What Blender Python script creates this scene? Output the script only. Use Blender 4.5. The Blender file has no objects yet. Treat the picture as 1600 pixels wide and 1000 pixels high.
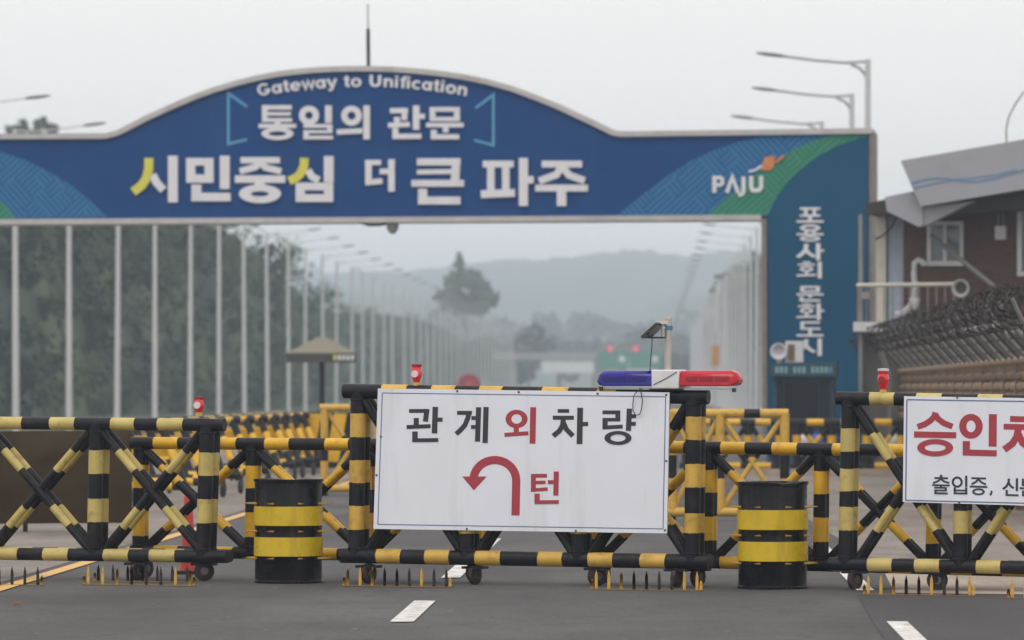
import bpy, bmesh, math, random
import numpy as np
from mathutils import Vector, Matrix, noise

random.seed(7)
R = math.radians
scene = bpy.context.scene
C = scene.collection

# ------------------------------------------------------------------ camera
F = 200.0 / 36.0 * 1600.0        # focal length in photo pixels
HZ = 605.0                       # photo row of the horizon
EYE = 1.7                        # eye height, metres
cam_d = bpy.data.cameras.new('camera')
cam = bpy.data.objects.new('camera', cam_d); C.objects.link(cam)
cam.location = (0, 0, EYE); cam.rotation_euler = (R(90), 0, 0)
cam_d.sensor_width = 36.0; cam_d.lens = 200.0
cam_d.shift_y = (HZ - 500.0) / 1600.0
cam_d.clip_start = 0.5; cam_d.clip_end = 20000
cam_d.dof.use_dof = True; cam_d.dof.focus_distance = 48.6; cam_d.dof.aperture_fstop = 3.8
scene.camera = cam

# ------------------------------------------------------------------ sky, sun, exposure
SUN_EL, SUN_AZ = R(58), R(200)   # soft, high, behind the camera
w = bpy.data.worlds.new('World'); scene.world = w; w.use_nodes = True
nt = w.node_tree; nt.nodes.clear()
sky = nt.nodes.new('ShaderNodeTexSky'); sky.sky_type = 'NISHITA'; sky.sun_disc = False
sky.sun_elevation = SUN_EL; sky.sun_rotation = SUN_AZ
sky.air_density = 1.0; sky.dust_density = 1.5; sky.ozone_density = 1.0
hs = nt.nodes.new('ShaderNodeHueSaturation'); hs.inputs['Saturation'].default_value = 0.10
bg = nt.nodes.new('ShaderNodeBackground'); bg.inputs['Strength'].default_value = 0.12
wo = nt.nodes.new('ShaderNodeOutputWorld')
# an even stratus deck over the clear sky
deck = nt.nodes.new('ShaderNodeMix'); deck.data_type = 'RGBA'; deck.inputs[0].default_value = 0.86
deck.inputs[7].default_value = (9.95, 9.4, 9.0, 1.0)
nt.links.new(sky.outputs[0], hs.inputs['Color']); nt.links.new(hs.outputs[0], deck.inputs[6])
nt.links.new(deck.outputs[2], bg.inputs['Color'])
nt.links.new(bg.outputs[0], wo.inputs['Surface'])
sun_d = bpy.data.lights.new('sun', 'SUN'); sun_d.energy = 0.9; sun_d.angle = R(35); sun_d.color = (1.0, 0.97, 0.93)
sun = bpy.data.objects.new('sun', sun_d); C.objects.link(sun)
# direction towards the sun: behind the camera (-Y), slightly left
sd = Vector((-0.34 * math.cos(SUN_EL), -0.94 * math.cos(SUN_EL), math.sin(SUN_EL)))
sun.rotation_euler = sd.to_track_quat('Z', 'Y').to_euler()
vs = scene.view_settings
vs.view_transform = 'Standard'; vs.look = 'None'; vs.gamma = 1.0; vs.use_curve_mapping = False
vs.exposure = 0.09
cy = scene.cycles
cy.use_denoising = True; cy.volume_bounces = 4; cy.max_bounces = 8; cy.transparent_max_bounces = 16
cy.sample_clamp_indirect = 6.0

# ------------------------------------------------------------------ materials
def srgb(r, g, b):
    f = lambda c: c / 12.92 if c <= 0.04045 else ((c + 0.055) / 1.055) ** 2.4
    return (f(r / 255), f(g / 255), f(b / 255), 1.0)

MATS = {}
def mat(name, col, rough=0.5, metal=0.0, var=0.12, vscale=6.0, bump=0.0, bscale=40.0, spec=0.5,
        dirt_or_refl=None, dirt_or_refl_amt=0.0, dirt_or_refl_scale=3.0, streak=1.0, lo=0.52, trans=0.0, emit=None, estr=0.0, coat=0.0):
    m = bpy.data.materials.new(name); m.use_nodes = True
    t = m.node_tree; n = t.nodes; l = t.links
    b = n['Principled BSDF']
    if len(col) == 3: col = (*col, 1.0)
    b.inputs['Roughness'].default_value = rough; b.inputs['Metallic'].default_value = metal
    b.inputs['Specular IOR Level'].default_value = spec
    if trans: b.inputs['Transmission Weight'].default_value = trans
    if coat: b.inputs['Coat Weight'].default_value = coat
    if emit:
        b.inputs['Emission Color'].default_value = (*emit[:3], 1); b.inputs['Emission Strength'].default_value = estr
    tc = n.new('ShaderNodeTexCoord')
    no = n.new('ShaderNodeTexNoise'); no.inputs['Scale'].default_value = vscale; no.inputs['Detail'].default_value = 5
    l.new(tc.outputs['Object'], no.inputs['Vector'])
    mr = n.new('ShaderNodeMapRange'); mr.inputs[1].default_value = 0.25; mr.inputs[2].default_value = 0.75
    mr.inputs[3].default_value = 1 - var; mr.inputs[4].default_value = 1 + var
    l.new(no.outputs['Fac'], mr.inputs[0])
    mx = n.new('ShaderNodeMix'); mx.data_type = 'RGBA'; mx.blend_type = 'MULTIPLY'; mx.inputs[0].default_value = 1
    mx.inputs[6].default_value = col; l.new(mr.outputs[0], mx.inputs[7])
    out = mx.outputs[2]
    if dirt_or_refl is not None:
        n2 = n.new('ShaderNodeTexNoise'); n2.inputs['Scale'].default_value = dirt_or_refl_scale; n2.inputs['Detail'].default_value = 8
        n2.inputs['Roughness'].default_value = 0.65
        mp2 = n.new('ShaderNodeMapping'); mp2.inputs['Scale'].default_value = (1, 1, streak)
        l.new(tc.outputs['Object'], mp2.inputs['Vector']); l.new(mp2.outputs[0], n2.inputs['Vector'])
        r2 = n.new('ShaderNodeMapRange'); r2.inputs[1].default_value = lo; r2.inputs[2].default_value = lo + 0.23
        r2.inputs[3].default_value = 0; r2.inputs[4].default_value = dirt_or_refl_amt
        l.new(n2.outputs['Fac'], r2.inputs[0])
        m2 = n.new('ShaderNodeMix'); m2.data_type = 'RGBA'; l.new(r2.outputs[0], m2.inputs[0])
        l.new(out, m2.inputs[6]); m2.inputs[7].default_value = (*dirt_or_refl[:3], 1); out = m2.outputs[2]
    l.new(out, b.inputs['Base Color'])
    rr = n.new('ShaderNodeMapRange'); rr.inputs[3].default_value = max(0, rough - 0.08); rr.inputs[4].default_value = min(1, rough + 0.1)
    l.new(no.outputs['Fac'], rr.inputs[0]); l.new(rr.outputs[0], b.inputs['Roughness'])
    if bump:
        n3 = n.new('ShaderNodeTexNoise'); n3.inputs['Scale'].default_value = bscale; n3.inputs['Detail'].default_value = 4
        l.new(tc.outputs['Object'], n3.inputs['Vector'])
        bp = n.new('ShaderNodeBump'); bp.inputs['Strength'].default_value = bump; bp.inputs['Distance'].default_value = 0.01
        l.new(n3.outputs['Fac'], bp.inputs['Height']); l.new(bp.outputs[0], b.inputs['Normal'])
    MATS[name] = m
    return m

mat('black_paint', (0.010, 0.0105, 0.015), 0.42, var=0.25, spec=0.2, dirt_or_refl=(0.07, 0.05, 0.04), dirt_or_refl_amt=0.35, dirt_or_refl_scale=12)
mat('pale_yellow', (0.50, 0.395, 0.125), 0.5, var=0.14, dirt_or_refl=(0.13, 0.075, 0.035), dirt_or_refl_amt=0.7, dirt_or_refl_scale=11, lo=0.53)
mat('mustard', (0.56, 0.345, 0.055), 0.5, var=0.14, dirt_or_refl=(0.15, 0.07, 0.025), dirt_or_refl_amt=0.65, dirt_or_refl_scale=11, lo=0.53)
mat('safety_yellow', (0.66, 0.38, 0.012), 0.42, var=0.14, dirt_or_refl=(0.17, 0.08, 0.02), dirt_or_refl_amt=0.55, dirt_or_refl_scale=11, lo=0.53)
mat('drum_black', (0.006, 0.006, 0.008), 0.26, var=0.4, vscale=5, bump=0.3, bscale=5, spec=0.18, dirt_or_refl=(0.055, 0.048, 0.042), dirt_or_refl_amt=0.55, dirt_or_refl_scale=9, streak=0.12)
mat('reflective_yellow', (0.60, 0.42, 0.010), 0.28, var=0.12, vscale=5, bump=0.2, bscale=9, dirt_or_refl=(0.20, 0.12, 0.02), dirt_or_refl_amt=0.55, dirt_or_refl_scale=9, streak=0.2)
mat('spike_yellow', (0.44, 0.25, 0.025), 0.5, dirt_or_refl=(0.15, 0.07, 0.03), dirt_or_refl_amt=0.7, dirt_or_refl_scale=30)
mat('spike_base', (0.20, 0.12, 0.03), 0.6, dirt_or_refl=(0.06, 0.045, 0.035), dirt_or_refl_amt=0.8, dirt_or_refl_scale=12)
mat('spike_black', (0.012, 0.012, 0.014), 0.5, spec=0.2, dirt_or_refl=(0.1, 0.06, 0.04), dirt_or_refl_amt=0.5, dirt_or_refl_scale=30)
mat('sign_white', (0.735, 0.765, 0.84), 0.32, var=0.03, vscale=2, bump=0.12, bscale=1.1, dirt_or_refl=(0.46, 0.45, 0.44), dirt_or_refl_amt=0.35, dirt_or_refl_scale=5, streak=0.12)
mat('sign_edge', (0.62, 0.63, 0.65), 0.4, metal=0.3)
mat('sign_blue_line', (0.12, 0.15, 0.28), 0.5)
mat('ink_dark', (0.042, 0.040, 0.052), 0.5, spec=0.3, var=0.06)
mat('ink_navy', (0.022, 0.028, 0.048), 0.5, var=0.06)
mat('ink_red', (0.375, 0.050, 0.068), 0.5, var=0.05, spec=0.3)
mat('steel', (0.50, 0.47, 0.42), 0.35, metal=0.7)
mat('bolt', (0.12, 0.12, 0.13), 0.4, metal=0.8)
mat('rubber', (0.02, 0.02, 0.02), 0.8)
mat('wheel_red', (0.034, 0.012, 0.013), 0.6, dirt_or_refl=(0.05, 0.04, 0.04), dirt_or_refl_amt=0.7, dirt_or_refl_scale=20)
mat('beacon_red', (0.70, 0.015, 0.022), 0.22, coat=0.5, var=0.1)
mat('beacon_dark', (0.30, 0.008, 0.012), 0.3)
mat('beacon_ring', (0.75, 0.62, 0.62), 0.4)
mat('lens_blue', (0.010, 0.005, 0.21), 0.10, var=0.35, vscale=9, spec=0.4)
mat('lens_red', (0.44, 0.003, 0.022), 0.10, var=0.25, vscale=9, spec=0.4)
mat('lens_inside', (0.30, 0.004, 0.016), 0.3)
mat('lens_inside_blue', (0.009, 0.005, 0.17), 0.3)
mat('white_plastic', (0.66, 0.67, 0.68), 0.3)
mat('dark_plastic', (0.03, 0.03, 0.032), 0.5)
mat('solar_cell', (0.035, 0.03, 0.045), 0.15, var=0.3)
mat('alu', (0.62, 0.6, 0.56), 0.4, metal=0.5)
mat('tape_blue', (0.05, 0.2, 0.32), 0.4)
mat('cable', (0.03, 0.03, 0.05), 0.5)
mat('cone_red', (0.52, 0.055, 0.04), 0.5, var=0.15, dirt_or_refl=(0.2, 0.1, 0.08), dirt_or_refl_amt=0.5, dirt_or_refl_scale=8)
mat('disc_red', (0.30, 0.04, 0.05), 0.5)
mat('cone_dark', (0.45, 0.03, 0.03), 0.4)
mat('panel_metal', (0.085, 0.064, 0.040), 0.12, metal=1.0, var=0.3, vscale=1.6, bump=0.12, bscale=0.9, dirt_or_refl=(0.05, 0.035, 0.02), dirt_or_refl_amt=0.9, dirt_or_refl_scale=1.3, lo=0.42)  # dark blotches in the base colour stand in for reflections in the sheet
# gate
mat('gate_navy', (0.004, 0.052, 0.195), 0.5, var=0.10, vscale=0.5, spec=0.12, dirt_or_refl=(0.022, 0.075, 0.19), dirt_or_refl_amt=0.5, dirt_or_refl_scale=1.6, streak=0.12)
mat('gate_teal', (0.004, 0.075, 0.155), 0.5, var=0.08, vscale=0.6, spec=0.12)
mat('gate_letter', (0.68, 0.68, 0.72), 0.45, var=0.04, dirt_or_refl=(0.45, 0.44, 0.43), dirt_or_refl_amt=0.45, dirt_or_refl_scale=2.2, streak=0.2)
mat('gate_yellow', (0.62, 0.58, 0.07), 0.45, var=0.05)
mat('gate_bracket', (0.08, 0.30, 0.50), 0.45)
mat('gate_trim', (0.46, 0.45, 0.45), 0.4, metal=0.2, dirt_or_refl=(0.25, 0.2, 0.17), dirt_or_refl_amt=0.4, dirt_or_refl_scale=1.0)
mat('gate_side', (0.20, 0.17, 0.16), 0.6, dirt_or_refl=(0.12, 0.09, 0.08), dirt_or_refl_amt=0.5, dirt_or_refl_scale=1.0)
mat('logo_orange', (0.55, 0.20, 0.07), 0.5)
mat('lamp_grey', (0.36, 0.38, 0.40), 0.5)
mat('lamp_pole', (0.52, 0.535, 0.545), 0.5, var=0.06, vscale=1.0)
mat('lamp_head', (0.24, 0.25, 0.27), 0.5)
# house, wall, booth
mat('house_grey', (0.31, 0.315, 0.355), 0.5, var=0.05, vscale=0.5, dirt_or_refl=(0.2, 0.2, 0.22), dirt_or_refl_amt=0.4, dirt_or_refl_scale=1.2)
mat('house_blue', (0.12, 0.21, 0.36), 0.5)
mat('house_dark', (0.035, 0.032, 0.032), 0.7)
mat('house_white', (0.55, 0.55, 0.57), 0.5, dirt_or_refl=(0.3, 0.27, 0.25), dirt_or_refl_amt=0.4, dirt_or_refl_scale=1)
mat('house_lightblue', (0.36, 0.43, 0.52), 0.5)
mat('house_cream', (0.52, 0.49, 0.42), 0.5)
mat('house_concrete', (0.125, 0.12, 0.115), 0.85, var=0.25, vscale=1.2, dirt_or_refl=(0.06, 0.055, 0.05), dirt_or_refl_amt=0.6, dirt_or_refl_scale=1.2)
mat('glass_dark', (0.10, 0.12, 0.14), 0.08, var=0.3, vscale=2)
mat('rail_grey', (0.24, 0.23, 0.22), 0.5, metal=0.3)
mat('horn_grey', (0.36, 0.36, 0.36), 0.5)
mat('wood_tan', (0.30, 0.215, 0.135), 0.8, var=0.3, vscale=2, dirt_or_refl=(0.10, 0.07, 0.05), dirt_or_refl_amt=0.7, dirt_or_refl_scale=2)
mat('wood_brown', (0.17, 0.115, 0.075), 0.85, var=0.35, vscale=3)
mat('iron_dark', (0.045, 0.042, 0.042), 0.6)
mat('arm_grey', (0.14, 0.135, 0.13), 0.6)
mat('wire', (0.032, 0.029, 0.029), 0.6, spec=0.2)
mat('booth_dark', (0.016, 0.024, 0.032), 0.4, var=0.3, vscale=0.8, spec=0.2)
mat('booth_glass', (0.012, 0.016, 0.022), 0.2, var=0.3, vscale=2, spec=0.15)
mat('booth_teal', (0.035, 0.075, 0.10), 0.5, spec=0.2)
mat('booth_sign', (0.16, 0.32, 0.34), 0.4)
mat('olive_canvas', (0.185, 0.175, 0.125), 0.8)
mat('olive_dark', (0.05, 0.05, 0.042), 0.7)
mat('chevron_black', (0.012, 0.012, 0.014), 0.5, spec=0.2)
mat('concrete_kerb', (0.34, 0.28, 0.24), 0.85, var=0.2)
mat('white_paint', (0.72, 0.71, 0.68), 0.6, var=0.10, vscale=18, dirt_or_refl=(0.14, 0.135, 0.135), dirt_or_refl_amt=0.9, dirt_or_refl_scale=9, lo=0.44)
mat('yellow_paint', (0.62, 0.36, 0.09), 0.6, var=0.08, dirt_or_refl=(0.2, 0.16, 0.12), dirt_or_refl_amt=0.5, dirt_or_refl_scale=4)
mat('sign_green', (0.04, 0.24, 0.17), 0.5)
mat('sign_pale', (0.65, 0.68, 0.70), 0.5)
mat('lit_red', (0.5, 0.05, 0.07), 0.4, emit=(1.0, 0.10, 0.13), estr=0.55)
mat('far_concrete', (0.30, 0.28, 0.27), 0.8)
mat('blue_plastic', (0.03, 0.10, 0.42), 0.4)
mat('bark', (0.07, 0.055, 0.045), 0.9, var=0.3)
mat('leaf_dry', (0.30, 0.13, 0.03), 0.7)
mat('orange_sign', (0.45, 0.23, 0.07), 0.5)

def foliage(name, a, b, scale):
    m = bpy.data.materials.new(name); m.use_nodes = True
    t = m.node_tree; n = t.nodes; l = t.links; p = n['Principled BSDF']
    p.inputs['Roughness'].default_value = 0.7; p.inputs['Specular IOR Level'].default_value = 0.2
    tc = n.new('ShaderNodeTexCoord'); no = n.new('ShaderNodeTexNoise'); no.inputs['Scale'].default_value = scale; no.inputs['Detail'].default_value = 4
    l.new(tc.outputs['Object'], no.inputs['Vector'])
    cr = n.new('ShaderNodeValToRGB'); cr.color_ramp.elements[0].position = 0.35; cr.color_ramp.elements[1].position = 0.65
    cr.color_ramp.elements[0].color = (*a, 1); cr.color_ramp.elements[1].color = (*b, 1)
    l.new(no.outputs['Fac'], cr.inputs[0]); l.new(cr.outputs[0], p.inputs['Base Color'])
    MATS[name] = m
foliage('leaves', (0.014, 0.028, 0.021), (0.080, 0.112, 0.046), 0.09)
foliage('leaves_tree', (0.035, 0.058, 0.025), (0.080, 0.110, 0.045), 0.4)
foliage('leaves_hill', (0.035, 0.060, 0.030), (0.075, 0.10, 0.045), 0.03)

def ground_mat(name, base, dark, light, rough, patch_scale, speck=0.25, bump=0.35, streak=0.0):
    m = bpy.data.materials.new(name); m.use_nodes = True
    t = m.node_tree; n = t.nodes; l = t.links; p = n['Principled BSDF']
    p.inputs['Roughness'].default_value = rough; p.inputs['Specular IOR Level'].default_value = 0.25
    tc = n.new('ShaderNodeTexCoord')
    mp = n.new('ShaderNodeMapping'); mp.inputs['Scale'].default_value = (1, 0.35, 1)
    l.new(tc.outputs['Object'], mp.inputs['Vector'])
    n1 = n.new('ShaderNodeTexNoise'); n1.inputs['Scale'].default_value = patch_scale; n1.inputs['Detail'].default_value = 6
    n1.inputs['Roughness'].default_value = 0.6; l.new(mp.outputs[0], n1.inputs['Vector'])
    cr = n.new('ShaderNodeValToRGB'); e = cr.color_ramp.elements
    e[0].position = 0.30; e[0].color = (*dark, 1); e[1].position = 0.72; e[1].color = (*light, 1)
    k = cr.color_ramp.elements.new(0.5); k.color = (*base, 1)
    l.new(n1.outputs['Fac'], cr.inputs[0])
    n2 = n.new('ShaderNodeTexNoise'); n2.inputs['Scale'].default_value = 38; n2.inputs['Detail'].default_value = 3
    l.new(tc.outputs['Object'], n2.inputs['Vector'])
    mr = n.new('ShaderNodeMapRange'); mr.inputs[1].default_value = 0.3; mr.inputs[2].default_value = 0.7
    mr.inputs[3].default_value = 1 - speck; mr.inputs[4].default_value = 1 + speck
    l.new(n2.outputs['Fac'], mr.inputs[0])
    mx = n.new('ShaderNodeMix'); mx.data_type = 'RGBA'; mx.blend_type = 'MULTIPLY'; mx.inputs[0].default_value = 1
    l.new(cr.outputs[0], mx.inputs[6]); l.new(mr.outputs[0], mx.inputs[7])
    # sparse pale grit and dark oil spots
    v = n.new('ShaderNodeTexVoronoi'); v.inputs['Scale'].default_value = 2.2
    l.new(tc.outputs['Object'], v.inputs['Vector'])
    r3 = n.new('ShaderNodeMapRange'); r3.inputs[1].default_value = 0.03; r3.inputs[2].default_value = 0.06
    r3.inputs[3].default_value = 0.55; r3.inputs[4].default_value = 0.0
    l.new(v.outputs['Distance'], r3.inputs[0])
    m3 = n.new('ShaderNodeMix'); m3.data_type = 'RGBA'; l.new(r3.outputs[0], m3.inputs[0])
    l.new(mx.outputs[2], m3.inputs[6]); l.new(v.outputs['Color'], m3.inputs[7])
    hs = n.new('ShaderNodeHueSaturation'); hs.inputs['Saturation'].default_value = 0.0; hs.inputs['Value'].default_value = 0.45
    l.new(v.outputs['Color'], hs.inputs['Color']); l.new(hs.outputs[0], m3.inputs[7])
    base_out = m3.outputs[2]
    ck = n.new('ShaderNodeTexVoronoi'); ck.feature = 'DISTANCE_TO_EDGE'; ck.inputs['Scale'].default_value = 0.42
    wz = n.new('ShaderNodeTexNoise'); wz.inputs['Scale'].default_value = 1.6; wz.inputs['Detail'].default_value = 6
    l.new(tc.outputs['Object'], wz.inputs['Vector'])
    va_ = n.new('ShaderNodeVectorMath'); va_.operation = 'SCALE'; va_.inputs['Scale'].default_value = 1.3; l.new(wz.outputs['Color'], va_.inputs[0])
    vb_ = n.new('ShaderNodeVectorMath'); vb_.operation = 'ADD'; l.new(tc.outputs['Object'], vb_.inputs[0]); l.new(va_.outputs[0], vb_.inputs[1])
    l.new(vb_.outputs[0], ck.inputs['Vector'])
    cm = n.new('ShaderNodeMapRange'); cm.inputs[1].default_value = 0.002; cm.inputs[2].default_value = 0.010; cm.inputs[3].default_value = 0.45; cm.inputs[4].default_value = 0.0
    l.new(ck.outputs['Distance'], cm.inputs[0])
    m5 = n.new('ShaderNodeMix'); m5.data_type = 'RGBA'; l.new(cm.outputs[0], m5.inputs[0]); l.new(base_out, m5.inputs[6]); m5.inputs[7].default_value = (0.03, 0.029, 0.03, 1)
    st = n.new('ShaderNodeTexNoise'); st.inputs['Scale'].default_value = 1.1; st.inputs['Detail'].default_value = 7; st.inputs['Roughness'].default_value = 0.7
    l.new(mp.outputs[0], st.inputs['Vector'])
    sm_ = n.new('ShaderNodeMapRange'); sm_.inputs[1].default_value = 0.56; sm_.inputs[2].default_value = 0.72; sm_.inputs[3].default_value = 0.0; sm_.inputs[4].default_value = 0.4
    l.new(st.outputs['Fac'], sm_.inputs[0])
    m6 = n.new('ShaderNodeMix'); m6.data_type = 'RGBA'; m6.blend_type = 'MULTIPLY'; l.new(sm_.outputs[0], m6.inputs[0]); l.new(m5.outputs[2], m6.inputs[6]); m6.inputs[7].default_value = (0.45, 0.44, 0.44, 1)
    ag = n.new('ShaderNodeTexNoise'); ag.inputs['Scale'].default_value = 14; ag.inputs['Detail'].default_value = 8; ag.inputs['Roughness'].default_value = 0.8
    l.new(tc.outputs['Object'], ag.inputs['Vector'])
    am = n.new('ShaderNodeMapRange'); am.inputs[1].default_value = 0.3; am.inputs[2].default_value = 0.7; am.inputs[3].default_value = 0.66; am.inputs[4].default_value = 1.34
    l.new(ag.outputs['Fac'], am.inputs[0])
    m7 = n.new('ShaderNodeMix'); m7.data_type = 'RGBA'; m7.blend_type = 'MULTIPLY'; m7.inputs[0].default_value = 1; l.new(m6.outputs[2], m7.inputs[6]); l.new(am.outputs[0], m7.inputs[7])
    l.new(m7.outputs[2], p.inputs['Base Color'])
    n4 = n.new('ShaderNodeTexNoise'); n4.inputs['Scale'].default_value = 60; l.new(tc.outputs['Object'], n4.inputs['Vector'])
    bp = n.new('ShaderNodeBump'); bp.inputs['Strength'].default_value = bump; bp.inputs['Distance'].default_value = 0.01
    l.new(n4.outputs['Fac'], bp.inputs['Height']); l.new(bp.outputs[0], p.inputs['Normal'])
    MATS[name] = m
ground_mat('asphalt', (0.074, 0.0725, 0.074), (0.047, 0.046, 0.048), (0.110, 0.107, 0.108), 0.85, 0.45)
ground_mat('asphalt_dark', (0.056, 0.055, 0.058), (0.043, 0.042, 0.045), (0.074, 0.072, 0.074), 0.85, 0.5)
ground_mat('pale_concrete', (0.205, 0.180, 0.160), (0.145, 0.128, 0.118), (0.27, 0.235, 0.205), 0.9, 0.8, speck=0.2)
ground_mat('sand_concrete', (0.34, 0.285, 0.235), (0.24, 0.20, 0.165), (0.42, 0.36, 0.30), 0.9, 0.8, speck=0.2)
ground_mat('grass_ground', (0.05, 0.07, 0.035), (0.035, 0.05, 0.025), (0.07, 0.085, 0.05), 0.95, 0.1)

def key_mat(name, base, line):
    """printed fret pattern: cells of upright or level strokes, turned 45 degrees"""
    m = bpy.data.materials.new(name); m.use_nodes = True
    t = m.node_tree; n = t.nodes; l = t.links; p = n['Principled BSDF']; p.inputs['Roughness'].default_value = 0.5; p.inputs['Specular IOR Level'].default_value = 0.12
    tc = n.new('ShaderNodeTexCoord'); mp = n.new('ShaderNodeMapping')
    mp.inputs['Rotation'].default_value = (0, R(42), 0); mp.inputs['Scale'].default_value = (3.0, 3.0, 3.0)
    l.new(tc.outputs['Object'], mp.inputs['Vector'])
    sp = n.new('ShaderNodeSeparateXYZ'); l.new(mp.outputs[0], sp.inputs[0])
    def M(op, a, b=None):
        k = n.new('ShaderNodeMath'); k.operation = op
        for i, q in enumerate((a, b)):
            if q is None: continue
            if isinstance(q, (int, float)): k.inputs[i].default_value = q
            else: l.new(q, k.inputs[i])
        return k.outputs[0]
    fx, fz = M('FLOOR', sp.outputs[0]), M('FLOOR', sp.outputs[2])
    cb = n.new('ShaderNodeCombineXYZ'); l.new(fx, cb.inputs[0]); l.new(fz, cb.inputs[1])
    wn = n.new('ShaderNodeTexWhiteNoise'); l.new(cb.outputs[0], wn.inputs['Vector'])
    sel = M('GREATER_THAN', wn.outputs['Value'], 0.5)
    lx = M('LESS_THAN', M('FRACT', M('MULTIPLY', sp.outputs[0], 3.0)), 0.34)
    lz = M('LESS_THAN', M('FRACT', M('MULTIPLY', sp.outputs[2], 3.0)), 0.34)
    a = M('MULTIPLY', lx, sel); b = M('MULTIPLY', lz, M('SUBTRACT', 1.0, sel)); f = M('ADD', a, b)
    mx = n.new('ShaderNodeMix'); mx.data_type = 'RGBA'; l.new(f, mx.inputs[0])
    mx.inputs[6].default_value = (*base, 1); mx.inputs[7].default_value = (*line, 1)
    l.new(mx.outputs[2], p.inputs['Base Color']); MATS[name] = m
key_mat('gate_blue_key', (0.016, 0.105, 0.270), (0.045, 0.185, 0.36))
key_mat('gate_green_key', (0.028, 0.190, 0.120), (0.062, 0.245, 0.175))

def brick_mat():
    m = bpy.data.materials.new('brick_brown'); m.use_nodes = True
    t = m.node_tree; n = t.nodes; l = t.links; p = n['Principled BSDF']; p.inputs['Roughness'].default_value = 0.85
    tc = n.new('ShaderNodeTexCoord'); mp = n.new('ShaderNodeMapping'); mp.inputs['Rotation'].default_value = (R(90), 0, 0)
    l.new(tc.outputs['Object'], mp.inputs['Vector'])
    b = n.new('ShaderNodeTexBrick'); b.inputs['Scale'].default_value = 4.0
    b.inputs['Color1'].default_value = (0.105, 0.045, 0.038, 1); b.inputs['Color2'].default_value = (0.060, 0.033, 0.030, 1)
    b.inputs['Mortar'].default_value = (0.13, 0.11, 0.10, 1); b.inputs['Mortar Size'].default_value = 0.012
    l.new(mp.outputs[0], b.inputs['Vector']); l.new(b.outputs['Color'], p.inputs['Base Color']); MATS['brick_brown'] = m
brick_mat()

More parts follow.
